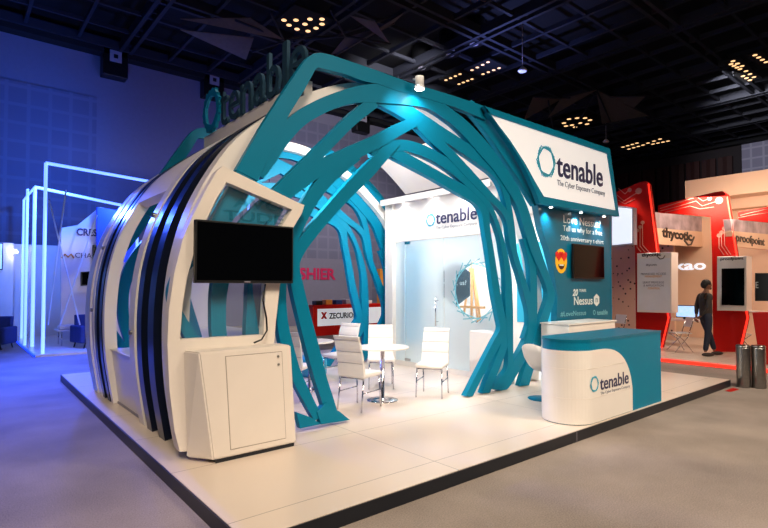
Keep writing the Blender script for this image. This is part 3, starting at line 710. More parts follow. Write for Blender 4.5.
# inside the room: easel with white board, blue hexagon board, table
ez = thing('easel', 'wooden easel standing inside the glass meeting room', 'easel', (7.0, 2.55, FZ))
def px6(px, py, X=7.0): return onx(px, py, X)
c0 = px6(471, 284)
for (a, b, z0_, z1_, nm) in ((.0, .0, FZ, 2.3, 'mast'), (.38, .05, FZ, 2.1, 'leg'), (-.38, -.05, FZ, 2.1, 'leg')):
    bm = BM(); tube(bm, [(7.0, c0.y+a, z0_), (7.03, c0.y+b, z1_)], .028, 6); obj(nm, bm, 'wood', ez)
bm = BM(); tube(bm, [(7.35, c0.y, FZ), (7.05, c0.y, 2.0)], .022, 6); obj('leg', bm, 'wood', ez)
bm = BM(); box(bm, 6.94, 7.0, c0.y-.38, c0.y+.38, 1.25, 1.3); obj('ledge', bm, 'wood', ez)
bd = thing('whiteboard', 'white board seen through the hexagonal clear window, right of the easel', 'board', (7.9, 1.9+.6, 1.0))
q = px6(487, 290, 7.9)
bm = BM(); box(bm, 7.86, 7.9, q.y-.5, q.y+.35, .9, 2.35, .01); obj('board', bm, 'white', bd)
bm = BM(); box(bm, 7.84, 7.86, q.y-.52, q.y+.37, .86, .9); obj('tray', bm, 'teal', bd)
bm = BM(); box(bm, 8.53, 8.55, 2.9, 4.0, .9, 2.7); obj('wall_poster', bm, 'logo', mr_)
bm = BM(); box(bm, GX+.3, GX+.9, 4.99, 5.01, .5, 2.6); obj('wall_poster', bm, 'logo', mr_)
hb = thing('hexagon_board', 'dark teal hexagon board with small white writing left of the easel', 'board', (6.2, 3.3, 1.1))
q = px6(455, 284, 6.2)
bm = BM(); prism(bm, [Vector((6.2, q.y+.42*math.cos(a), q.z+.45*math.sin(a))) for a in [k*PI/3+PI/6 for k in range(6)]], (.03, 0, 0)); obj('board', bm, 'roofink', hb)
text('lettering', 'why ... us?', (6.195, q.y+.3, q.z-.05), .6, .12, YR, 'whiteink', hb, .004)
bm = BM(); tube(bm, [(6.22, q.y, FZ), (6.22, q.y, q.z-.3)], .02, 8); obj('stand', bm, 'chrome', hb)
bm = BM(); box(bm, 5.15, 5.5, 2.0, 2.5, FZ, .98, .01)
pb = tag(obj('plinth_box', bm, 'white'), 'plain white plinth behind the right legs of the front lattice', 'plinth')

# --- spotlights on the front beam
def spot(px, py, lb, target, energy, Y=LY-.1, size=1.2, col=(1, .97, .92)):
    p = ony(px, py, Y)
    t = thing('spotlight', lb, 'spotlight', (p.x, Y, p.z))
    bm = BM(); tube(bm, [p+Vector((0, 0, .16)), p+Vector((0, .0, .03))], [.055, .06], 16); obj('housing', bm, 'white_lit', t)
    bm = BM(); tube(bm, [p+Vector((0, 0, .032)), p+Vector((0, 0, .0))], [.065, .07], 18); obj('lens_rim', bm, 'white_lit', t)
    bm = BM(); lathe(bm, [(.055, p.z-.006), (.055, p.z-.001)], p.x, p.y, 18); obj('lens', bm, 'lamp', t)
    bm = BM(); tube(bm, [p+Vector((0, 0, .12)), p+Vector((0, .12, .16))], .012, 8); obj('arm', bm, 'white_lit', t)
    L = bpy.data.lights.new('spot_beam', 'SPOT'); L.energy = energy; L.spot_size = size; L.spot_blend = .8; L.shadow_soft_size = .05; L.color = col
    o = bpy.data.objects.new('spot_beam', L); COL.objects.link(o); o.location = p+Vector((0, -.0, -.03))
    d = Vector(target)-o.location; o.rotation_euler = d.to_track_quat('-Z', 'Y').to_euler()
spot(419.5, 89, 'small white spotlight clipped on top of the teal arch', (3.25, LY+.05, 3.9), 22, LY-.16, 2.2)

# --- reception counter
ct = thing('reception_counter', 'white reception counter with rounded end and teal wrap at the front right', 'counter', (4.9, .2, FZ))
CX0, CX1, CY0, CY1, CZ = 4.0, 6.17, -.1, .5, 1.1
def plan(off=0, x1=CX1):
    pts = []; r = .3
    for k in range(13):
        a = -PI/2 - k*(PI/2)/12; pts.append((CX0+r+(r+off)*math.cos(a), CY0+r+(r+off)*math.sin(a)))
    for k in range(13):
        a = PI - k*(PI/2)/12; pts.append((CX0+r+(r+off)*math.cos(a), CY1-r+(r+off)*math.sin(a)))
    pts += [(x1, CY1+off), (x1, CY0-off)]
    return pts
bm = BM(); prism(bm, [Vector((x, y, FZ)) for x, y in plan()], (0, 0, CZ-FZ-.03)); obj('body', bm, 'teal', ct)
bm = BM(); prism(bm, [Vector((x, y, CZ-.03)) for x, y in plan(.008)], (0, 0, .03)); obj('counter_top', bm, 'teal_wall', ct)
# white front skin: follows the rounded end; its upper right corner is a big arc against the teal
def skin(bm, o0, o1):
    path = []
    r = .3
    for k in range(13):
        a = PI/2+.6 + (PI-PI/2-.6)*k/12; path.append((CX0+r+math.cos(a)*r, CY1-r+math.sin(a)*r, a))
    for k in range(1, 13):
        a = PI + (PI/2)*k/12; path.append((CX0+r+math.cos(a)*r, CY0+r+math.sin(a)*r, a))
    xe = 5.28
    for k in range(1, 30): path.append((CX0+r+(xe-CX0-r)*k/29, CY0, 1.5*PI))
    zt0 = CZ-.13
    def ztop(x, y):
        xs_ = 4.45
        if x <= xs_ or y > CY0+.001: return zt0
        u = min(1, (x-xs_)/(xe+.02-xs_)); return FZ+.02+(zt0-FZ-.02)*max(0, 1-u**2.6)**(1/2.6)
    prev = None
    for x, y, a in path:
        n = Vector((math.cos(a), math.sin(a), 0)); z1_ = ztop(x, y)
        cur = [bm.verts.new(Vector((x, y, z))+n*o) for o in (o0, o1) for z in (FZ+.01, z1_)]
        if prev:
            a0, a1, b0, b1 = prev; c0_, c1_, d0_, d1_ = cur
            for f in ((b0, d0_, d1_, b1), (a0, a1, c1_, c0_), (a1, b1, d1_, c1_), (a0, c0_, d0_, b0)):
                fc = bm.faces.new(f); fc.smooth = False
        else:
            bm.faces.new((cur[0], cur[2], cur[3], cur[1]))
        prev = cur
    bm.faces.new((prev[0], prev[1], prev[3], prev[2]))
bm = BM(); skin(bm, .001, .014); obj('front_panel', bm, 'white', ct)
for z in (.42, .76):
    bm = BM(); r = .3; pts = []
    for k in range(9): a = PI*.8 + PI*.2*k/8; pts.append((CX0+r+math.cos(a)*(r+.0145), CY1-r+math.sin(a)*(r+.0145), z))
    for k in range(13): a = PI + (PI/2)*k/12; pts.append((CX0+r+math.cos(a)*(r+.0145), CY0+r+math.sin(a)*(r+.0145), z))
    pts.append((5.05 if z > .6 else 5.24, CY0-.0145, z)); tube(bm, pts, .003, 6); obj('panel_joint', bm, 'cream', ct)
ftext('lettering', 'tenable', 600, 388.5, 628.5, 385, 13.5, CY0-.015, 'ink', ct, .004, .01)
ftext('tag_line', 'The Cyber Exposure Company', 600.5, 393.5, 630, 389.5, 3.5, CY0-.015, 'inkgrey', ct, .002)
c = ony(594.5, 384, CY0-.015); bm = BM(); hexring(bm, (c.x, CY0-.015, c.z), .1, XR, .003, .08, 4, 1); obj('logo_ring', bm, 'logo', ct)
# side cabinet behind the counter
sc_ = thing('side_cabinet', 'low white cabinet standing against the teal wall behind the counter', 'cabinet', (6.9, 1.5, FZ))
bm = BM(); box(bm, 6.0, 7.5, 1.2, 1.7, FZ+.05, 1.1, .01); obj('body', bm, 'white', sc_)
bm = BM(); box(bm, 6.05, 7.45, 1.25, 1.7, FZ, FZ+.05); obj('plinth', bm, 'edge', sc_)
bm = BM(); box(bm, 5.98, 7.52, 1.18, 1.71, 1.1, 1.125, .004); obj('top', bm, 'white', sc_)
# white shell stool by the counter
p = onz(535, 401, FZ)
st = thing('shell_stool', 'white shell stool with a teal disc base behind the rounded counter end', 'stool', (4.9, .95, FZ))
q_ = onz(543, 399, FZ); sx, sy = q_.x, q_.y
prof_ = [(.02, .40), (.13, .41), (.2, .45), (.25, .53), (.265, .62)]
bm = BM(); n = 28; rings = []
for r, z in prof_:
    rings.append([bm.verts.new((sx+r*math.cos(2*PI*k/n)-.18*max(0, z-.42)*1.0, sy+r*math.sin(2*PI*k/n), z+FZ-.02+(max(0, (-math.cos(2*PI*k/n)))*.2*(r/.265)**2))) for k in range(n)])
for i in range(len(rings)-1):
    for k in range(n):
        f = bm.faces.new((rings[i][k], rings[i][(k+1) % n], rings[i+1][(k+1) % n], rings[i+1][k])); f.smooth = True
bm.faces.new(list(reversed(rings[0])))
bmesh.ops.solidify(bm, geom=bm.faces[:], thickness=.015); obj('seat_shell', bm, 'leather', st)
bm = BM(); lathe(bm, [(.2, FZ), (.21, FZ+.01), (.05, FZ+.025), (.02, FZ+.03), (.02, FZ+.385)], sx, sy, 28); obj('pedestal', bm, 'teal', st)

# --- chairs
def make_chair():
    t = thing('side_chair', '', 'chair')
    bm = BM(); box(bm, -.21, .21, -.22, .21, .42, .475, .02); bmesh.ops.subdivide_edges(bm, edges=[], cuts=0)
    obj('seat', bm, 'leather', t)
    bm = BM()
    n = 10
    rows = []
    for i in range(n+1):
        u = i/n; z = .46+u*.50; y = -.2-.09*u*u-.03*u; g = .006 if (i % 3 == 0 and 0 < i < n) else 0
        w = .205-.012*u
        rows.append([bm.verts.new(v_) for v_ in ((-w, y+.02-g, z), (w, y+.02-g, z), (w, y-.02+g, z), (-w, y-.02+g, z))])
    for i in range(n):
        a, b = rows[i], rows[i+1]
        for k in range(4): bm.faces.new((a[k], a[(k+1) % 4], b[(k+1) % 4], b[k]))
    bm.faces.new(list(reversed(rows[0]))); bm.faces.new(rows[-1])
    ob = obj('backrest', bm, 'leather', t)
    for i in (3, 6, 9):
        u = i/n; z = .46+u*.50; y = -.2-.09*u*u-.03*u; w = .2-.012*u
        for s_ in (-1, 1):
            bm = BM(); tube(bm, [(-w, y+s_*.018, z), (w, y+s_*.018, z)], .0025, 5); obj('stitch_line', bm, 'hallgrey', ob)
    for sx_ in (-1, 1):
        bm = BM(); tube(bm, [(sx_*.19, .2, 0), (sx_*.185, .19, .2), (sx_*.18, .17, .425)], .011, 8); obj('leg', bm, 'chrome', t)
        bm = BM(); tube(bm, [(sx_*.19, -.25, 0), (sx_*.185, -.22, .2), (sx_*.18, -.19, .425)], .011, 8); obj('leg', bm, 'chrome', t)
        bm = BM(); tube(bm, [(sx_*.186, .192, .23), (sx_*.186, -.218, .23)], .008, 8); obj('side_rail', bm, 'chrome', t)
    bm = BM(); tube(bm, [(-.18, .17, .41), (.18, .17, .41)], .01, 8); tube(bm, [(-.18, -.19, .41), (.18, -.19, .41)], .01, 8); obj('seat_frame', bm, 'chrome', t)
    return t
ch0 = make_chair()
T1 = Vector((3.236, 2.437, FZ)); T2 = Vector((2.86, 3.75, FZ))
def face(p, q): d = Vector(q)-Vector(p); return math.atan2(d.y, d.x)-PI/2
G = 'white cafe chairs in the lounge'
chairs = [((2.72, 2.27), T1, 'white chair with its back to the viewer, in front of the near round table'),
          ((3.98, 2.2), (2.6, 1.35), 'white chair right of the near round table, in front of the frosted glass'),
          ((3.81, 3.17), T1, 'white chair behind the near round table, facing the viewer'),
          ((3.55, 3.95), T2, 'white chair behind the near table, further back below the red and white counter'),
          ((2.35, 3.35), T2, 'white chair partly hidden behind the kinked lattice leg, left of the far table')]
for i, (p, q, lb) in enumerate(chairs):
    loc = (p[0], p[1], FZ+.003); q = Vector((q[0], q[1], FZ)); rz = face(loc, q)
    if i == 0: ch0.location = loc; ch0.rotation_euler = (0, 0, rz); ch0['label'] = lb; ch0['group'] = G
    else: dup(ch0, loc, rz, lb, G)
def make_table():
    t = thing('cafe_table', '', 'table')
    bm = BM(); lathe(bm, [(.36, .725), (.372, .73), (.372, .745), (.365, .75)], 0, 0, 40); obj('tabletop', bm, 'white', t)
    bm = BM(); lathe(bm, [(.035, .012), (.03, .03), (.03, .72)], 0, 0, 20); obj('column', bm, 'chrome', t)
    bm = BM(); lathe(bm, [(.22, 0), (.22, .006), (.12, .014), (.035, .03)], 0, 0, 36); obj('base', bm, 'chrome', t)
    bm = BM(); lathe(bm, [(.1, .712), (.1, .7249)], 0, 0, 20); obj('top_plate', bm, 'chrome', t)
    return t
tb = make_table(); tb.location = T1; tb['label'] = 'round white cafe table on a chrome pedestal, nearer of the two'; tb['group'] = 'round cafe tables'
dup(tb, T2, 0, 'round white cafe table further back, seen between the lattice legs', 'round cafe tables')
cu_ = onz(328, 368, FZ)
bm = BM(); lathe(bm, [(.2, 0), (.24, .05), (.24, .3), (.2, .36)], 0, 0, 24); bmesh.ops.translate(bm, vec=Vector((3.55, 4.75, FZ)), verts=bm.verts[:])
tag(obj('pouf', bm, 'logo'), 'small bright turquoise round pouf behind the cafe chairs', 'pouf')

# bins
def bin_(x, y, r, lb):
    t = thing('metal_bin', lb, 'bin', (x, y, 0), 'steel bins on the carpet')
    bm = BM(); lathe(bm, [(r*.97, 0), (r, .02), (r, .66), (r*.98, .68)], x, y, 28); obj('body', bm, 'steel', t)
    bm = BM(); lathe(bm, [(r*1.02, .68), (r*1.03, .70), (r*.9, .72), (r*.5, .722)], x, y, 28); obj('lid', bm, 'steel', t)
bin_(8.955, -.30, .105, 'brushed steel cylinder bin, left of the pair at the platform corner')
bin_(9.06, -.49, .105, 'brushed steel cylinder bin, right of the pair at the platform corner')
p = onz(732, 391, 0); bm = BM(); prism(bm, [onz(725, 391, .001), onz(733, 388, .001), onz(739, 389.5, .001), onz(731, 392, .001)], (0, 0, .004))
tag(obj('carpet_tape', bm, 'red'), 'small red tape mark on the carpet at the platform corner', 'tape')

# ================================================================== RED STANDS, RIGHT
AX = 11.0; RX = 12.9
bm = BM(); box(bm, AX, 16.59, -6, 7.5, 0, .1); rp = tag(obj('stand_platform', bm, 'boards'), 'low pale platform of the red and peach stands at the right', 'platform')
bm = BM(); box(bm, AX-.03, AX, -6, 7.5, .01, .075); o = obj('light_strip', bm, 'redled', rp); o['label'] = 'glowing red light strip'
def xpl(pts, X): return [(lambda q: Vector((X, q.y, max(q.z, .1))))(onx(a, b, X)) for a, b in pts]
arms = [('first red angular portal frame with white circuit lines, next to the white front sign', [(585,205),(640,182),(645,181),(648,184),(657,255),(668,318),(661,350),(636,350),(635,250),(633,207),(585,224)]),
        ('second red angular portal frame with white circuit lines, behind the standing person', [(658,205.5),(715,192),(722,191),(726,194),(736,255),(747,318),(739,352),(713,352),(712,255),(711,216),(658,212.5)]),
        ('third red angular portal frame, running out of the right picture edge', [(738,212),(768,207),(800,200),(808,199),(812,205),(826,260),(838,318),(828,358),(797,358),(796,260),(794,225),(738,219.5)])]
AR = []
for lb, pg in arms:
    P = xpl(pg, RX); t = thing('red_portal', lb, 'arch', (RX, P[0].y, .1), 'red angular portal frames'); AR.append(t)
    bm = BM(); prism(bm, P, (.22, 0, 0), .01); obj('arm_body', bm, 'red', t)
    bm = BM()
    idx = [3, 4, 5, 6]
    tube(bm, [P[k_]+Vector((-.0, -.012, 0)) for k_ in idx], .02, 6); o = obj('lit_edge', bm, 'redled', t)
def circuit(t, lines, dots):
    for ln in lines:
        bm = BM(); tube(bm, xpl(ln, RX-.005), .009, 6); obj('circuit_line', bm, 'circuit', t)
    for a, b, r in dots:
        c = onx(a, b, RX-.01); bm = BM(); prism(bm, [Vector((c.x, c.y+r*math.cos(k*PI/8), c.z+r*math.sin(k*PI/8))) for k in range(16)], (.012, 0, 0)); obj('circuit_dot', bm, 'circuit', t)
circuit(AR[0], [[(618,188),(625,194),(629,190)], [(617,195),(624,201),(638,192)], [(618,200),(625,204),(635,199)], [(637,231),(637,247),(641,252)], [(640,227),(640,246),(645,252)], [(642.5,223),(642.5,245),(649,252)]],
        [(629.5,190,.055),(638.5,191,.085),(637,230.5,.05),(640,227,.05),(642.5,222.5,.05)])
circuit(AR[1], [[(660,208.5),(680,202),(697,197),(703,201),(709,199)], [(660,211),(683,205),(696,201),(702,206),(718,201)], [(665,212.5),(690,206),(700,209),(714,207)], [(719,236),(719,248),(724,255)], [(721.5,233),(721.5,246),(728,255)], [(724.5,229),(724.5,245),(731,255)]],
        [(709.5,198.5,.055),(719,200.5,.085),(719,235.5,.05),(721.5,232.5,.05),(724.5,228.5,.05)])
circuit(AR[2], [[(740,215.5),(750,213),(768,209)], [(738,218),(755,214.5),(768,213)]], [])
# headers running away along X
H1 = onx(655.5, 236, RX+.32).y; H2 = onx(737.5, 238, RX+.32).y
def header(t, Yp, tl_, tr_, bl_, br__, m, dep=.15, nm='header_panel'):
    P = [(lambda q: Vector((q.x, Yp, q.z)))(ony(a, b, Yp)) for a, b in (tl_, tr_, br__, bl_)]
    bm = BM(); prism(bm, P, (0, dep, 0)); return obj(nm, bm, m, t), P
t = thing('header_sign', 'grey-white header sign with black lettering between first and second red arms', 'sign', (13.3, H1, 2.6))
header(t, H1, (655.5,228), (713,232.5), (656.5,244), (713,247.5), 'peach')
header(t, H1+.01, (653,212), (713,218), (655,228), (713,232.4), 'photo', nm='photo_strip')
ftext('lettering', 'thycotic', 662, 241, 692, 243, 13, H1-.002, 'black', t, .01, .04)
bm = BM(); tube(bm, [ony(a, b, H1-.01) for a, b in ((684,240),(688,245),(691,244.5),(694,237))], .03, 6); obj('tick_mark', bm, 'sail', t)
t = thing('header_sign', 'pale header sign with black lettering right of the second red arm', 'sign', (13.3, H2, 2.6))
header(t, H2, (732,231), (800,237), (735,246.5), (800,252), 'peach')
header(t, H2+.01, (730,219), (800,223), (732,231), (800,237), 'photo', nm='photo_strip')
ftext('lettering', 'proofpoint', 736, 244.5, 764.5, 247.5, 11, H2-.002, 'black', t, .01, .02)
# back walls
bw = thing('booth_wall', 'peach back wall and pale top band of the red stands', 'wall panel', (16.5, 1, .1))
bm = BM(); box(bm, 16.6, 16.75, -6, 7.5, .1, 4.0); obj('wall_panel', bm, 'peach', bw)
bw = thing('booth_header', 'pale peach top band held on posts above the red portals', 'header', (15.7, -1.5, .1))
bm = BM(); box(bm, 15.6, 16.6, -6, 3.0, 4.3, 4.9); obj('top_band', bm, 'peach', bw)
bm = BM(); box(bm, 15.56, 15.6, -3, 0, 4.4, 4.85); obj('photo_band', bm, 'photo', bw)
bm = BM(); box(bm, 16.3, 16.6, -6, 3.0, 4.0, 4.3); obj('bracket_rail', bm, 'peach', bw)
A = onx(678, 264, 16.59)
bw = bpy.data.objects['booth_wall']
text('lit_letters', 'kao', (16.6, A.y+.1, A.z-.2), .9, .3, YR, 'lightbox', bw, .03, .01)
bm = BM(); box(bm, 15.2, 15.3, 3.2, 7.4, .1, 3.9); tag(obj('dotted_board', bm, 'peg'), 'peach board wall dotted with small dark holes beside the teal wall', 'board')
lbx = thing('light_box', 'white glowing light box in a grey frame beside the teal wall', 'light box', (AX+.7, 3.0, 2.5))
P = xpl([(612,207),(631.5,209),(631.5,243),(612,245)], 12.6)
bm = BM(); prism(bm, P, (.12, 0, 0)); obj('screen', bm, 'lightbox', lbx)
P2 = xpl([(610,204.5),(633.5,207.5),(633.5,244.5),(610,247)], 12.63)
bm = BM(); prism(bm, P2, (.2, 0, 0)); obj('frame', bm, 'hallgrey', lbx)
# info panels
t = thing('info_panel', 'white poster panel with grey print in front of the first red arm', 'sign', (AX, 2, 1.1))
P = xpl([(637,253.5),(671.5,252),(671.5,313),(637,312)], RX-.42)
bm = BM(); prism(bm, P, (.41, 0, 0), .006); obj('panel_body', bm, 'white', t)
P = xpl([(638.5,259),(670,258),(670,310.5),(638.5,310)], RX-.421); bm = BM(); prism(bm, P, (-.004, 0, 0)); obj('poster', bm, 'posterwhite', t)
def xtext(name, s, xa, yb, xb, hp, X, m, t, d=.004, bold=0):
    A = onx(xa, yb, X); B = onx(xb, yb, X); T = onx(xa, yb-hp, X); return text(name, s, (X, A.y, A.z), A.y-B.y, T.z-A.z, YR, m, t, d, bold)
xtext('lettering', 'thycotic', 641.5, 257.8, 661, 4.4, RX-.422, 'black', t, .004, .04)
bm = BM(); tube(bm, [onx(a, b, RX-.43) for a, b in ((657,256),(660,259),(663,258.5),(665,255.5))], .012, 6); obj('tick_mark', bm, 'sail', t)
xtext('lettering', 'thycotic', 646, 266.5, 657, 2.6, RX-.426, 'ink', t)
for k_, (a, b, y, m_) in enumerate(((641, 666, 275, 'inkgrey'), (645, 662, 277.5, 'wood'), (643, 664, 283.5, 'inkgrey'), (643.5, 663.5, 286.5, 'inkgrey'), (648, 660, 289.3, 'wood'))):
    xtext('small_print', ['PRIVILEGED ACCESS', 'MANAGEMENT', 'LEAST PRIVILEGE', '& APPLICATION', 'CONTROL'][k_], a, y, b, 2, RX-.426, m_, t)
t = thing('info_panel', 'white panel framing a black screen behind the standing person', 'sign', (AX, .4, 1.1))
P = xpl([(717,256.5),(746.5,256),(746.5,311),(717,310.5)], RX-.42)
bm = BM(); prism(bm, P, (.4, 0, 0), .006); obj('panel_body', bm, 'white', t)
P = xpl([(722,268.5),(744.5,268),(744.5,305.5),(722,305)], RX-.42)
bm = BM(); prism(bm, P, (-.03, 0, 0), .004); obj('screen', bm, 'screen', t)
xtext('lettering', 'proofpoint', 720.5, 261.2, 743.5, 3.6, RX-.422, 'black', t, .004, .02)
# further black board
t = thing('price_board', 'black board with small white mark at the right picture edge', 'board', (AX+3, -.6, 1.5))
P = xpl([(755,273),(790,273),(790,301),(755,301)], AX+1.5); bm = BM(); prism(bm, P, (.06, 0, 0)); obj('board', bm, 'black', t)
xtext('lettering', 'E', 755.8, 288, 758.5, 6, AX+1.49, 'whiteink', t)
bm = BM(); c = xpl([(772, 301)], AX+1.53)[0]; tube(bm, [(c.x, c.y, .1), (c.x, c.y, c.z+.1)], .03, 8); obj('post', bm, 'black', t)
# red counter at the right edge, display table with monitor
t = thing('red_counter', 'dark red tapered counter at the right picture edge', 'counter', (AX+.5, -.6, .1))
P = xpl([(752,312.5),(800,312.5),(800,368),(760,365)], AX+.5); bm = BM(); prism(bm, P, (.5, 0, 0), .01); obj('body', bm, 'red', t)
t = thing('display_table', 'white table carrying a bright monitor left of the standing person', 'table', (12.6, 2.3, .1))
bm = BM(); box(bm, 13.5, 14.2, 1.75, 3.4, .78, .83, .008); obj('tabletop', bm, 'white', t)
for x, y in ((13.55, 1.8), (14.15, 1.8), (13.55, 3.35), (14.15, 3.35)):
    bm = BM(); tube(bm, [(x, y, .1), (x, y, .78)], .02, 8); obj('leg', bm, 'chrome', t)
t = thing('monitor', 'bright monitor with a blue and white picture on the display table', 'monitor', (12.8, 2.1, .83))
P = xpl([(676,315.5),(700,315.5),(700,330),(676,330)], 13.8); 
z0m = min(p.z for p in P)
bm = BM(); box(bm, 13.8, 13.84, min(p.y for p in P), max(p.y for p in P), .87, 1.2, .005); obj('casing', bm, 'black', t)
bm = BM(); box(bm, 13.794, 13.8, min(p.y for p in P)+.02, max(p.y for p in P)-.02, .89, 1.18); obj('screen', bm, 'monitor', t)
bm = BM(); box(bm, 13.76, 13.94, (P[0].y+P[1].y)/2-.1, (P[0].y+P[1].y)/2+.1, .83, .88, .005); obj('foot', bm, 'black', t)
# white sweeping divider behind the person
t = thing('half_wall', 'low cream half wall behind the standing person', 'low wall', (13.5, 0, .1))
bm = BM(); box(bm, 14.3, 14.4, -1.6, 1.3, .1, 1.05, .01); obj('panel', bm, 'peach', t)
bm = BM(); box(bm, 14.28, 14.42, -1.62, 1.32, 1.05, 1.09, .01); obj('cap', bm, 'white', t)
# folding display stands / wire chairs
def wire_chair(x, y, rz, lb):
    t = thing('wire_chair', lb, 'chair', (0, 0, 0), 'chairs on the red stands')
    bm = BM(); box(bm, -.2, .2, -.2, .2, .44, .465, .01); obj('seat', bm, 'white', t)
    bm = BM(); 
    prism(bm, [(-.2, -.2, .6), (.2, -.2, .6), (.18, -.25, .84), (-.18, -.25, .84)], (0, .012, .0)); obj('backrest', bm, 'white', t)
    for s_ in (-1, 1):
        bm = BM(); tube(bm, [(s_*.22, -.2, 0), (s_*.14, .0, .3), (s_*.2, .18, .44)], .011, 6); obj('leg', bm, 'chrome', t)
        bm = BM(); tube(bm, [(s_*.22, .22, 0), (s_*.17, -.1, .35), (s_*.19, -.24, .8)], .011, 6); obj('leg', bm, 'chrome', t)
    t.location = (x, y, .115); t.rotation_euler = (0, 0, rz)
wire_chair(12.4, 2.0, .8, 'white wire-legged chair between the poster panel and the standing person')
wire_chair(13.2, 1.0, 2.5, 'white wire-legged chair right of the standing person')
wire_chair(12.2, 3.55, 1.2, 'white wire-legged chair beside the teal wall and red arm')

# ------------------------------------------------------------------ person
def skinmesh(name, pts, edges, rad, m, parent, sub=2, root=0):
    me = bpy.data.meshes.new(name); me.from_pydata([Vector(p) for p in pts], edges, []); ob = bpy.data.objects.new(name, me); COL.objects.link(ob)
    sk = ob.modifiers.new('s', 'SKIN'); sk.use_smooth_shade = True
    for i, v_ in enumerate(me.skin_vertices[0].data):
        r = rad[i]; v_.radius = r if isinstance(r, tuple) else (r, r); v_.use_root = (i == root)
    su = ob.modifiers.new('u', 'SUBSURF'); su.levels = sub; su.render_levels = sub
    dg = bpy.context.evaluated_depsgraph_get(); dg.update()
    nm = bpy.data.meshes.new_from_object(ob.evaluated_get(dg)); bpy.data.objects.remove(ob)
    nm.materials.clear(); o = obj(name, nm, m, parent, smooth=True); return o
def ellipsoid(bm, c, r, seg=20, rings=12):
    bmesh.ops.create_uvsphere(bm, u_segments=seg, v_segments=rings, radius=1, matrix=Matrix.Translation(c) @ Matrix.Diagonal((r[0], r[1], r[2], 1)))
    return bm
# local frame: x = forward (towards picture right), y = the person's left (away from viewer)
pe = thing('person', 'person in dark shirt and jeans standing in profile, hands behind back, between the red portals', 'person')
bodyp = [(0,0,.93),(0,0,1.1),(-.01,0,1.3),(0,0,1.43),(.015,0,1.5),(.03,0,1.6),        # 0-5 pelvis..head
         (-.01,.19,1.40),(-.08,.22,1.14),(-.16,.1,.95),                                   # 6-8 left arm
         (-.01,-.19,1.40),(-.09,-.23,1.14),(-.17,-.08,.93),                               # 9-11 right arm
         (0,.1,.88),(.15,.13,.5),(.28,.15,.09),(.0,-.1,.88),(-.03,-.11,.5),(-.1,-.12,.09),  # legs
         (-.2,.04,.88),(-.2,.0,.86)]
bodye = [(0,1),(1,2),(2,3),(3,4),(4,5),(3,6),(6,7),(7,8),(3,9),(9,10),(10,11),(0,12),(12,13),(13,14),(0,15),(15,16),(16,17),(8,18),(11,19)]
bodyr = [(.09,.07),(.09,.065),(.1,.07),(.06,.05),.052,.05,.05,.038,.026,.05,.038,.026,.075,.052,.036,.075,.052,.036,.03,.03]
body = skinmesh('body', bodyp, bodye, bodyr, 'skin', pe)
bm = BM(); ellipsoid(bm, (.04, 0, 1.64), (.095, .075, .118)); ellipsoid(bm, (.132, 0, 1.63), (.022, .014, .022)); ellipsoid(bm, (.1, 0, 1.575), (.04, .035, .03)); 
for s_ in (-1, 1): ellipsoid(bm, (.03, s_*.075, 1.635), (.02, .01, .03), 10, 8)
hd = obj('head', bm, 'skin', body, smooth=True)
bm = BM(); ellipsoid(bm, (.02, 0, 1.68), (.108, .088, .1)); ellipsoid(bm, (-.03, 0, 1.65), (.07, .078, .09))
obj('hair', bm, 'hair', body, smooth=True)
for s_ in (-1, 1):
    bm = BM(); ellipsoid(bm, (.122, s_*.03, 1.655), (.008, .012, .007), 10, 8); obj('eye', bm, 'black', body, smooth=True)
bm = BM(); ellipsoid(bm, (.128, 0, 1.59), (.008, .022, .006), 10, 8); obj('mouth', bm, 'brown', body, smooth=True)
bm = BM(); ellipsoid(bm, (.105, 0, 1.565), (.035, .042, .032), 14, 10); obj('beard', bm, 'hair', body, smooth=True)
for s_, hx_, hy_, hz_ in ((1, -.2, .05, .88), (-1, -.21, -.03, .86)):
    for k in range(5):
        bm = BM(); oy = (k-2)*.017
        if k == 4: pts = [(hx_, hy_+oy, hz_), (hx_-.02, hy_+oy+s_*.02, hz_-.03), (hx_-.01, hy_+oy+s_*.03, hz_-.055)]
        else: pts = [(hx_-.005, hy_+oy, hz_-.02), (hx_-.015, hy_+oy, hz_-.06-.004*k), (hx_-.0, hy_+oy, hz_-.09+.006*abs(k-1))]
        tube(bm, pts, [.01, .009, .006], 8); obj('finger', bm, 'skin', body)
skinmesh('shirt', [(0,0,.83)]+[bodyp[i] for i in (1,2,3,6,7,8,9,10,11)]+[(0,0,1.46)], [(0,1),(1,2),(2,3),(3,4),(4,5),(5,6),(3,7),(7,8),(8,9),(3,10)],
         [(.165,.125),(.15,.115),(.16,.115),(.09,.08),.068,.053,.04,.068,.053,.04,.062], 'shirt', pe)
skinmesh('trousers', [(0,0,1.03),(0,0,.9),(0,.1,.84),(.15,.13,.5),(.28,.15,.12),(.0,-.1,.84),(-.03,-.11,.5),(-.1,-.12,.12)], [(0,1),(1,2),(2,3),(3,4),(1,5),(5,6),(6,7)],
         [(.14,.105),(.145,.11),.095,.072,.055,.095,.072,.055], 'jeans', pe)
for x, y in ((.28, .15), (-.1, -.12)):
    bm = BM(); ellipsoid(bm, (x+.06, y, .045), (.145, .05, .045)); 
    for v_ in bm.verts: v_.co.z = max(v_.co.z, 0)
    obj('shoe', bm, 'shoe', pe, smooth=True)
pe.location = (12.05, 1.3, .1); pe.rotation_euler = (0, 0, math.radians(-40)); pe.scale = (1.0, 1.0, 1.0)

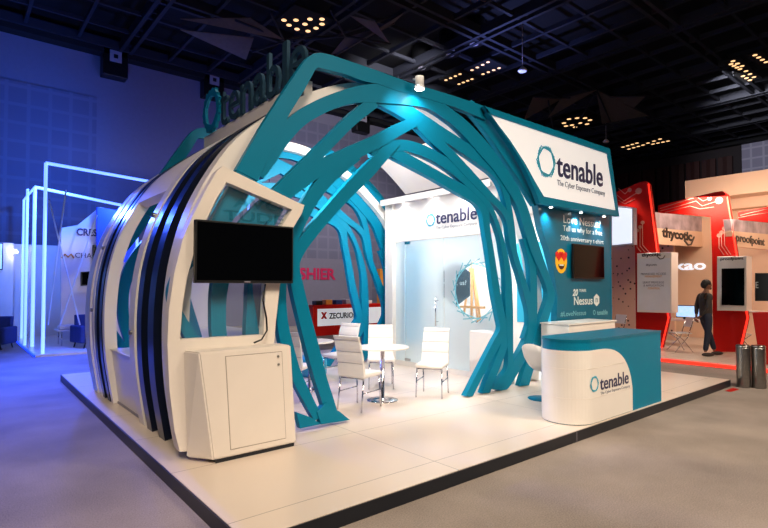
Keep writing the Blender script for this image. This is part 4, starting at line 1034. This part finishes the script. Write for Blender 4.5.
# ================================================================== BLUE STANDS, LEFT
bm = BM(); box(bm, .15, 7.4, 11.8, 17.6, 0, .06); lp = tag(obj('stand_platform', bm, 'white'), 'low white platform of the blue neon stand at the left', 'platform')
bm = BM(); box(bm, .12, .15, 11.8, 17.6, .01, .05); obj('light_strip', bm, 'bluelight', lp)
def neon(lb, segs, w):
    t = thing('neon_portal', lb, 'neon frame', segs[0][1], 'neon portals')
    for nm, a_, b_ in segs:
        bm = BM(); tube(bm, [a_, b_], w, 4); obj(nm, bm, 'neon', t)
A0 = onz(46, 163, 4.77); A1 = onz(130, 178, 4.77); A2 = A0+(A1-A0)*3
neon('nearest and tallest glowing white-blue neon portal of the blue stand', [('post', (A0.x, A0.y, .06), A0), ('top_tube', A0, A2), ('post', (A2.x, A2.y, .06), A2)], .04)
B0 = onz(35, 187, 4.46); B1 = onz(130, 207, 4.46); B2 = B0+(B1-B0)*1.1
neon('second glowing neon portal, its post just left of the tallest one', [('post', (B0.x, B0.y, .06), B0), ('top_tube', B0, B2), ('post', (B2.x, B2.y, .06), B2)], .045)
C0 = onz(24, 200, 4.46)
neon('furthest glowing neon portal at the left, running beside the white wall', [('post', (C0.x, C0.y, .06), C0), ('top_tube', C0, B0+Vector((0, .15, 0))), ('post', (B0.x-.12, B0.y+.5, .06), (B0.x-.12, B0.y+.5, 4.46))], .035)
t = thing('wire_truss', 'thin crossing white tubes between the neon portals', 'truss', (1.2, 12.5, .06))
for a, b in (((49,200),(80,325)), ((66,190),(48,325)), ((97,215),(60,325))):
    bm = BM(); P0 = ony(*a, 12.6); P1 = ony(*b, 12.6); tube(bm, [P0, P1], .02, 6); obj('diagonal_tube', bm, 'whiteink', t)
t = thing('booth_wall', 'white panel wall with dark lettering and an orange chevron on the blue stand', 'wall panel', (1.5, 14.6, .06))
def yp(pts, Y): return [(lambda q: Vector((q.x, Y, max(q.z, .06))))(ony(a, b, Y)) for a, b in pts]
bm = BM(); prism(bm, yp([(61,228),(73,226),(78,225),(100,207),(130,215),(130,345),(61,340)], 14.4), (0, .12, 0)); obj('panel', bm, 'white', t)
ftext('lettering', 'CRES', 76.5, 236, 97, 236, 7.5, 14.39, 'ink', t, .01, .03)
ftext('lettering', 'CHAC', 75, 258, 97, 258, 5, 14.39, 'ink', t, .01)
bm = BM(); tube(bm, yp([(62,258),(65,254),(68,257),(71,254),(74,258)], 14.38), .025, 6); obj('chevron_mark', bm, 'orange', t)
bm = BM(); prism(bm, yp([(97,207),(135,213),(135,262),(97,262)], 14.2), (0, .08, 0)); tag(obj('blue_panel', bm, 'bluepanel'), 'bright blue lit panel beside the white lettered wall', 'wall panel')
for a, lb in ((((93,245),(103,245),(103,268),(93,268)), 'small black screen on the blue stand below the bright blue panel'), (((81,272),(93,271),(93,285),(81,286)), 'small black screen on the white panel of the blue stand')):
    t = thing('monitor', lb, 'monitor', (1.8, 14.1, 2)); P = yp(a, 14.3)
    bm = BM(); prism(bm, P, (0, .08, 0), .005); obj('casing', bm, 'black', t)
    x0_, x1_, z0_, z1_ = min(p.x for p in P), max(p.x for p in P), min(p.z for p in P), max(p.z for p in P)
    bm = BM(); box(bm, x0_+.03, x1_-.03, 14.29, 14.298, z0_+.04, z1_-.04); obj('screen', bm, 'screen', t)
t = thing('booth_wall', 'long white wall at the left picture edge under one downlight', 'wall panel', (-2, 17.3, 0))
bm = BM(); box(bm, -6, .1, 17.2, 17.32, 0, 3.1); obj('panel', bm, 'white', t)
bm = BM(); box(bm, .12, 7, 17.62, 17.74, 0, 3.1); tag(obj('booth_wall', bm, 'white'), 'long white wall behind the neon portals', 'wall panel')
q = ony(0, 257, 17.05)
t = thing('television', 'black television cut by the left picture edge on the long white wall', 'television', (q.x, 17.1, 2)); bm = BM(); box(bm, q.x-1, q.x+.08, 17.1, 17.195, q.z-.4, q.z+.45, .01); obj('casing', bm, 'black', t)
bm = BM(); box(bm, q.x-.97, q.x+.05, 17.09, 17.1, q.z-.37, q.z+.42); obj('screen', bm, 'monitor', t)
q = ony(14.5, 250, 17.0)
t = thing('wall_lamp', 'small bright lamp on top of the long white wall', 'lamp', (q.x, 17.0, q.z)); bm = BM(); lathe(bm, [(.05, q.z), (.09, q.z-.06), (.1, q.z-.08)][::-1], q.x, 17.0, 16); obj('shade', bm, 'lamp', t)
bm = BM(); tube(bm, [(q.x, 17.0, q.z-.01), (q.x, 17.25, q.z+.04)], .015, 6); obj('arm', bm, 'chrome', t)
# armchairs and bits on the blue stand
def armchair(x, y, rz, lb, m='blue_fab', z=0):
    t = thing('armchair', lb, 'armchair', (0, 0, 0), 'armchairs on the blue stand')
    bm = BM(); box(bm, -.36, .36, -.34, .34, .16, .42, .06); obj('seat', bm, m, t)
    bm = BM(); prism(bm, [(-.36, -.34, .3), (.36, -.34, .3), (.33, -.44, .86), (-.33, -.44, .86)], (0, .13, .02), .03); obj('backrest', bm, m, t)
    for s_ in (-1, 1):
        bm = BM(); box(bm, s_*.41-.06, s_*.41+.06, -.36, .32, .14, .6, .04); obj('armrest', bm, m, t)
        for d in (-.28, .28):
            bm = BM(); tube(bm, [(s_*.38, d, 0), (s_*.34, d, .16)], .018, 6); obj('leg', bm, 'black', t)
    t.location = (x, y, z); t.rotation_euler = (0, 0, rz)
armchair(-.55, 14.6, 2.6, 'dark blue armchair at the left edge outside the neon portals')
armchair(-1.3, 15.6, .4, 'dark blue armchair behind the other, at the left picture edge')
armchair(1.6, 12.9, 3.4, 'blue armchair inside the nearest neon portal', z=.06)
t = thing('lounge_table', 'low white lounge table inside the neon stand', 'table', (0, 0, 0))
bm = BM(); box(bm, -.6, .6, -.35, .35, .4, .44, .01); obj('tabletop', bm, 'white', t)
for sx_ in (-.5, .5):
    for sy_ in (-.28, .28): bm = BM(); tube(bm, [(sx_, sy_, 0), (sx_, sy_, .4)], .018, 6); obj('leg', bm, 'chrome', t)
t.location = (1.45, 13.9, .06)
bm = BM(); box(bm, .9, 1.8, 13.7, 14.1, .502, .62, .05); tag(obj('seat_cushion', bm, 'leather'), 'white cushion lying on the low lounge table', 'cushion')
bm = BM(); lathe(bm, [(.07, .502), (.09, .6), (.06, .75), (.03, .85), (.035, .9)], 1.96, 13.9, 16); tag(obj('vase', bm, 'white'), 'white bottle-shaped vase on the low lounge table', 'vase')

# ================================================================== MIDDLE BACKGROUND
t = thing('exhibitor_counter', 'red counter with a white lettered front panel beyond the back arch', 'counter', (9.6, 12.2, 0))
a = ony(313, 303, 12); b = ony(383, 302, 12); zt_ = 1.06
bm = BM(); box(bm, a.x, b.x, 12, 12.5, 0, zt_, .02); obj('body', bm, 'red', t)
bm = BM(); box(bm, a.x+.18, b.x-.05, 11.985, 12, .34, .93); obj('front_panel', bm, 'panelwhite', t)
ftext('lettering', 'ZECURION', 329, 318.5, 357, 318, 6, 11.98, 'black', t, .005, .03)
c = ony(324, 315.5, 11.98)
for k in range(2):
    bm = BM(); prism(bm, [Vector((c.x-.13+.0*k, 11.982-.002*k, c.z-.12)), Vector((c.x-.04, 11.982-.002*k, c.z-.12)), Vector((c.x+.13, 11.982-.002*k, c.z+.12)), Vector((c.x+.04, 11.982-.002*k, c.z+.12))] if k == 0 else [Vector((c.x-.13, 11.98, c.z+.12)), Vector((c.x-.04, 11.98, c.z+.12)), Vector((c.x+.13, 11.98, c.z-.12)), Vector((c.x+.04, 11.98, c.z-.12))], (0, -.004, 0)); obj('logo_stroke', bm, 'red', t)
t = thing('cashier_booth', 'grey booth wall with magenta CASHIER writing', 'booth', (11.8, 17, 0))
a = ony(270, 256, 16.5); b = ony(372, 258, 16.5)
bm = BM(); box(bm, a.x, b.x, 16.5, 16.7, 0, 2.95); obj('wall', bm, 'hallplain', t)
A = ony(283, 281, 16.49); B = ony(335.5, 279, 16.49)
text('lettering', 'CASHIER', (A.x-.2, 16.49, 2.0), B.x-A.x+.2, .52, XR, 'pink', t, .02, .03)
# boxes and bags piled on the counter
rnd = random.Random(3)
kinds = [('black', 'black'), ('orange', 'orange'), ('blue_fab', 'blue'), ('hallgrey', 'grey'), ('heart', 'red'), ('white', 'white')]
lbs = ['small black box on the red counter, left end', 'small orange box on the red counter beside the black one', 'small blue bag on the red counter', 'small grey box in the middle of the red counter', 'small red box right of the middle of the red counter', 'small white box near the right end of the red counter']
for k in range(6):
    x = a.x*0+ony(318+k*10, 303, 12.2).x
    bm = BM(); box(bm, x-.14, x+.14, 12.12, 12.38, zt_+.001, zt_+.12+.1*rnd.random(), .02); tag(obj('display_box', bm, kinds[k][0]), lbs[k], 'box', 'boxes on the red counter')
t = thing('orange_booth', 'orange panel booth seen right of the back arch', 'booth', (12, 12.4, 0))
a = ony(386, 258, 12.6); b = ony(404, 258, 12.6)
bm = BM(); box(bm, a.x-.3, b.x+1.4, 12.6, 12.8, 0, 2.4); obj('panel', bm, 'orange', t)
ftext('lettering', 'C', 378, 316, 385, 316, 13, 12.59, 'black', t, .02, .06)

# ================================================================== LIGHTS
def area(name, loc, tgt, energy, size, col, spread=None):
    L = bpy.data.lights.new(name, 'AREA'); L.energy = energy; L.size = size; L.color = col
    if spread: L.spread = spread
    o = bpy.data.objects.new(name, L); COL.objects.link(o); o.location = loc; o.rotation_euler = (Vector(tgt)-Vector(loc)).to_track_quat('-Z', 'Y').to_euler(); return o
def spl(name, loc, tgt, energy, size, col, soft=.1, blend=.7):
    L = bpy.data.lights.new(name, 'SPOT'); L.energy = energy; L.spot_size = math.radians(size); L.spot_blend = blend; L.shadow_soft_size = soft; L.color = col
    o = bpy.data.objects.new(name, L); COL.objects.link(o); o.location = loc; o.rotation_euler = (Vector(tgt)-Vector(loc)).to_track_quat('-Z', 'Y').to_euler(); return o
warm = (1, .82, .62); cool = (.8, .9, 1)
# unseen hall ceiling lights; soft areas added as fill, last spots to brighten walls
area('hall_light', (-4, -8, 10.1), (2.5, 1, .3), 250, 3.5, warm, 1.2)  # added soft fill for the stand front, in place of ambient
area('hall_light', (6.5, -9, 10.1), (6, 0, .4), 250, 3.5, warm, 1.2)
spl('hall_light', (-2.5, -5.5, 10.0), (2.5, .8, .3), 1000, 60, warm, .6)
spl('hall_light', (3.5, 3.4, 10.1), (3.6, 3.2, 0), 1300, 50, (1, .95, .9), .5)
spl('hall_light', (13, -5, 10.0), (12, 1, 1), 400, 70, warm, .5)
spl('hall_light', (10, 8.5, 10.0), (12.5, 17, 2), 4200, 72, (1, .94, .92), .5)
spl('hall_light', (11, 9, 9.6), (14.5, 18, 8.5), 1700, 80, (.95, .93, 1), .5)  # added to lift the dark upper wall behind the back arch
spl('hall_light', (22, 4, 10.0), (35, 4, 8), 2600, 60, (.9, .9, 1), .5)  # added to brighten the pale panel on the right wall
# spots for the back lattice; unseen ones added to brighten lattice sides and shell
for x, y, z, tx, ty, tz, e in ((2.3, 2.3, 4.0, 3.4, 5.4, 3.3, 680), (4.1, 2.3, 4.0, 4.3, 5.4, 2.9, 560), (2.2, 4.2, 3.9, 4.6, 3.0, 1.0, 110), (3.4, 3.2, 4.1, 5.5, 3.4, 3.5, 120), (1.0, 2.5, 3.1, 5.2, 1.85, 2.0, 420), (2.6, 1.45, 4.3, 5.0, 1.8, 1.8, 60)):
    spl('lounge_light', (x, y, z), (tx, ty, tz), e, 72 if ty > 5 else 95, (1, .97, .93), .08)
# meeting room ceiling panel
area('room_light', (7.1, 3.4, 3.3), (7.1, 3.4, 0), 170, 1.6, (.95, .98, 1))
# red stands
area('stand_light', (13.0, 1.2, 4.0), (15.5, 1.4, 1.5), 150, 1.5, (1, .78, .6))
area('stand_light', (13.0, -2.5, 4.0), (15.5, -2.5, 1.5), 150, 1.5, (1, .78, .6))
spl('stand_spot', (8.5, 3.4, 6.5), (11.2, 1.3, 2.3), 110, 60, (1, .85, .75), .2)
spl('stand_spot', (12.6, 3.4, 4.4), (12.3, 3.5, 1.2), 60, 100, (1, .8, .65), .1)
# blue stand wash
spl('blue_wash', (1.2, 13.0, 4.9), (-2.5, 18, 5.5), 1300, 150, (.04, .17, 1), .2)
spl('blue_wash', (5.2, 13.0, 4.9), (5.0, 18, 8), 550, 150, (.08, .17, 1), .2)
spl('blue_wash', (.2, 11.5, 4.6), (-2.0, 6.0, 0), 4200, 90, (.04, .1, 1), .2, 1)
spl('blue_wash', (1.5, 11.7, 4.6), (.8, 9.5, 0), 3800, 110, (.04, .1, 1), .2, 1)
spl('blue_wash', (2.5, 13.4, 4.3), (1.8, 14.4, 1.5), 380, 150, (.05, .14, 1), .2)
spl('blue_wash', (-.8, 13.2, 5.5), (-1.5, 17.3, .8), 160, 90, (.08, .22, 1), .2)
spl('beam_wash', (13.5, 8.5, 7.5), (13.8, 8.0, 10.4), 700, 95, (.25, .32, 1), .2)  # added upward spot, unseen, tints the ceiling beams blue
W = bpy.data.worlds.new('hall_air'); S.world = W; W.use_nodes = True
W.node_tree.nodes['Background'].inputs['Color'].default_value = (.55, .52, .55, 1)
W.node_tree.nodes['Background'].inputs['Strength'].default_value = .09

# ------------------------------------------------------------------ camera
cam = bpy.data.cameras.new('camera'); cam.sensor_width = 36; cam.lens = F/768*36; cam.shift_y = 8/768; cam.clip_end = 200
co_ = bpy.data.objects.new('camera', cam); COL.objects.link(co_); co_.location = CAM; co_.rotation_euler = (PI/2+PITCH, 0, -HEAD); S.camera = co_
S.view_settings.view_transform = 'Standard'; S.view_settings.look = 'None'; S.view_settings.gamma = 1; S.view_settings.exposure = 0
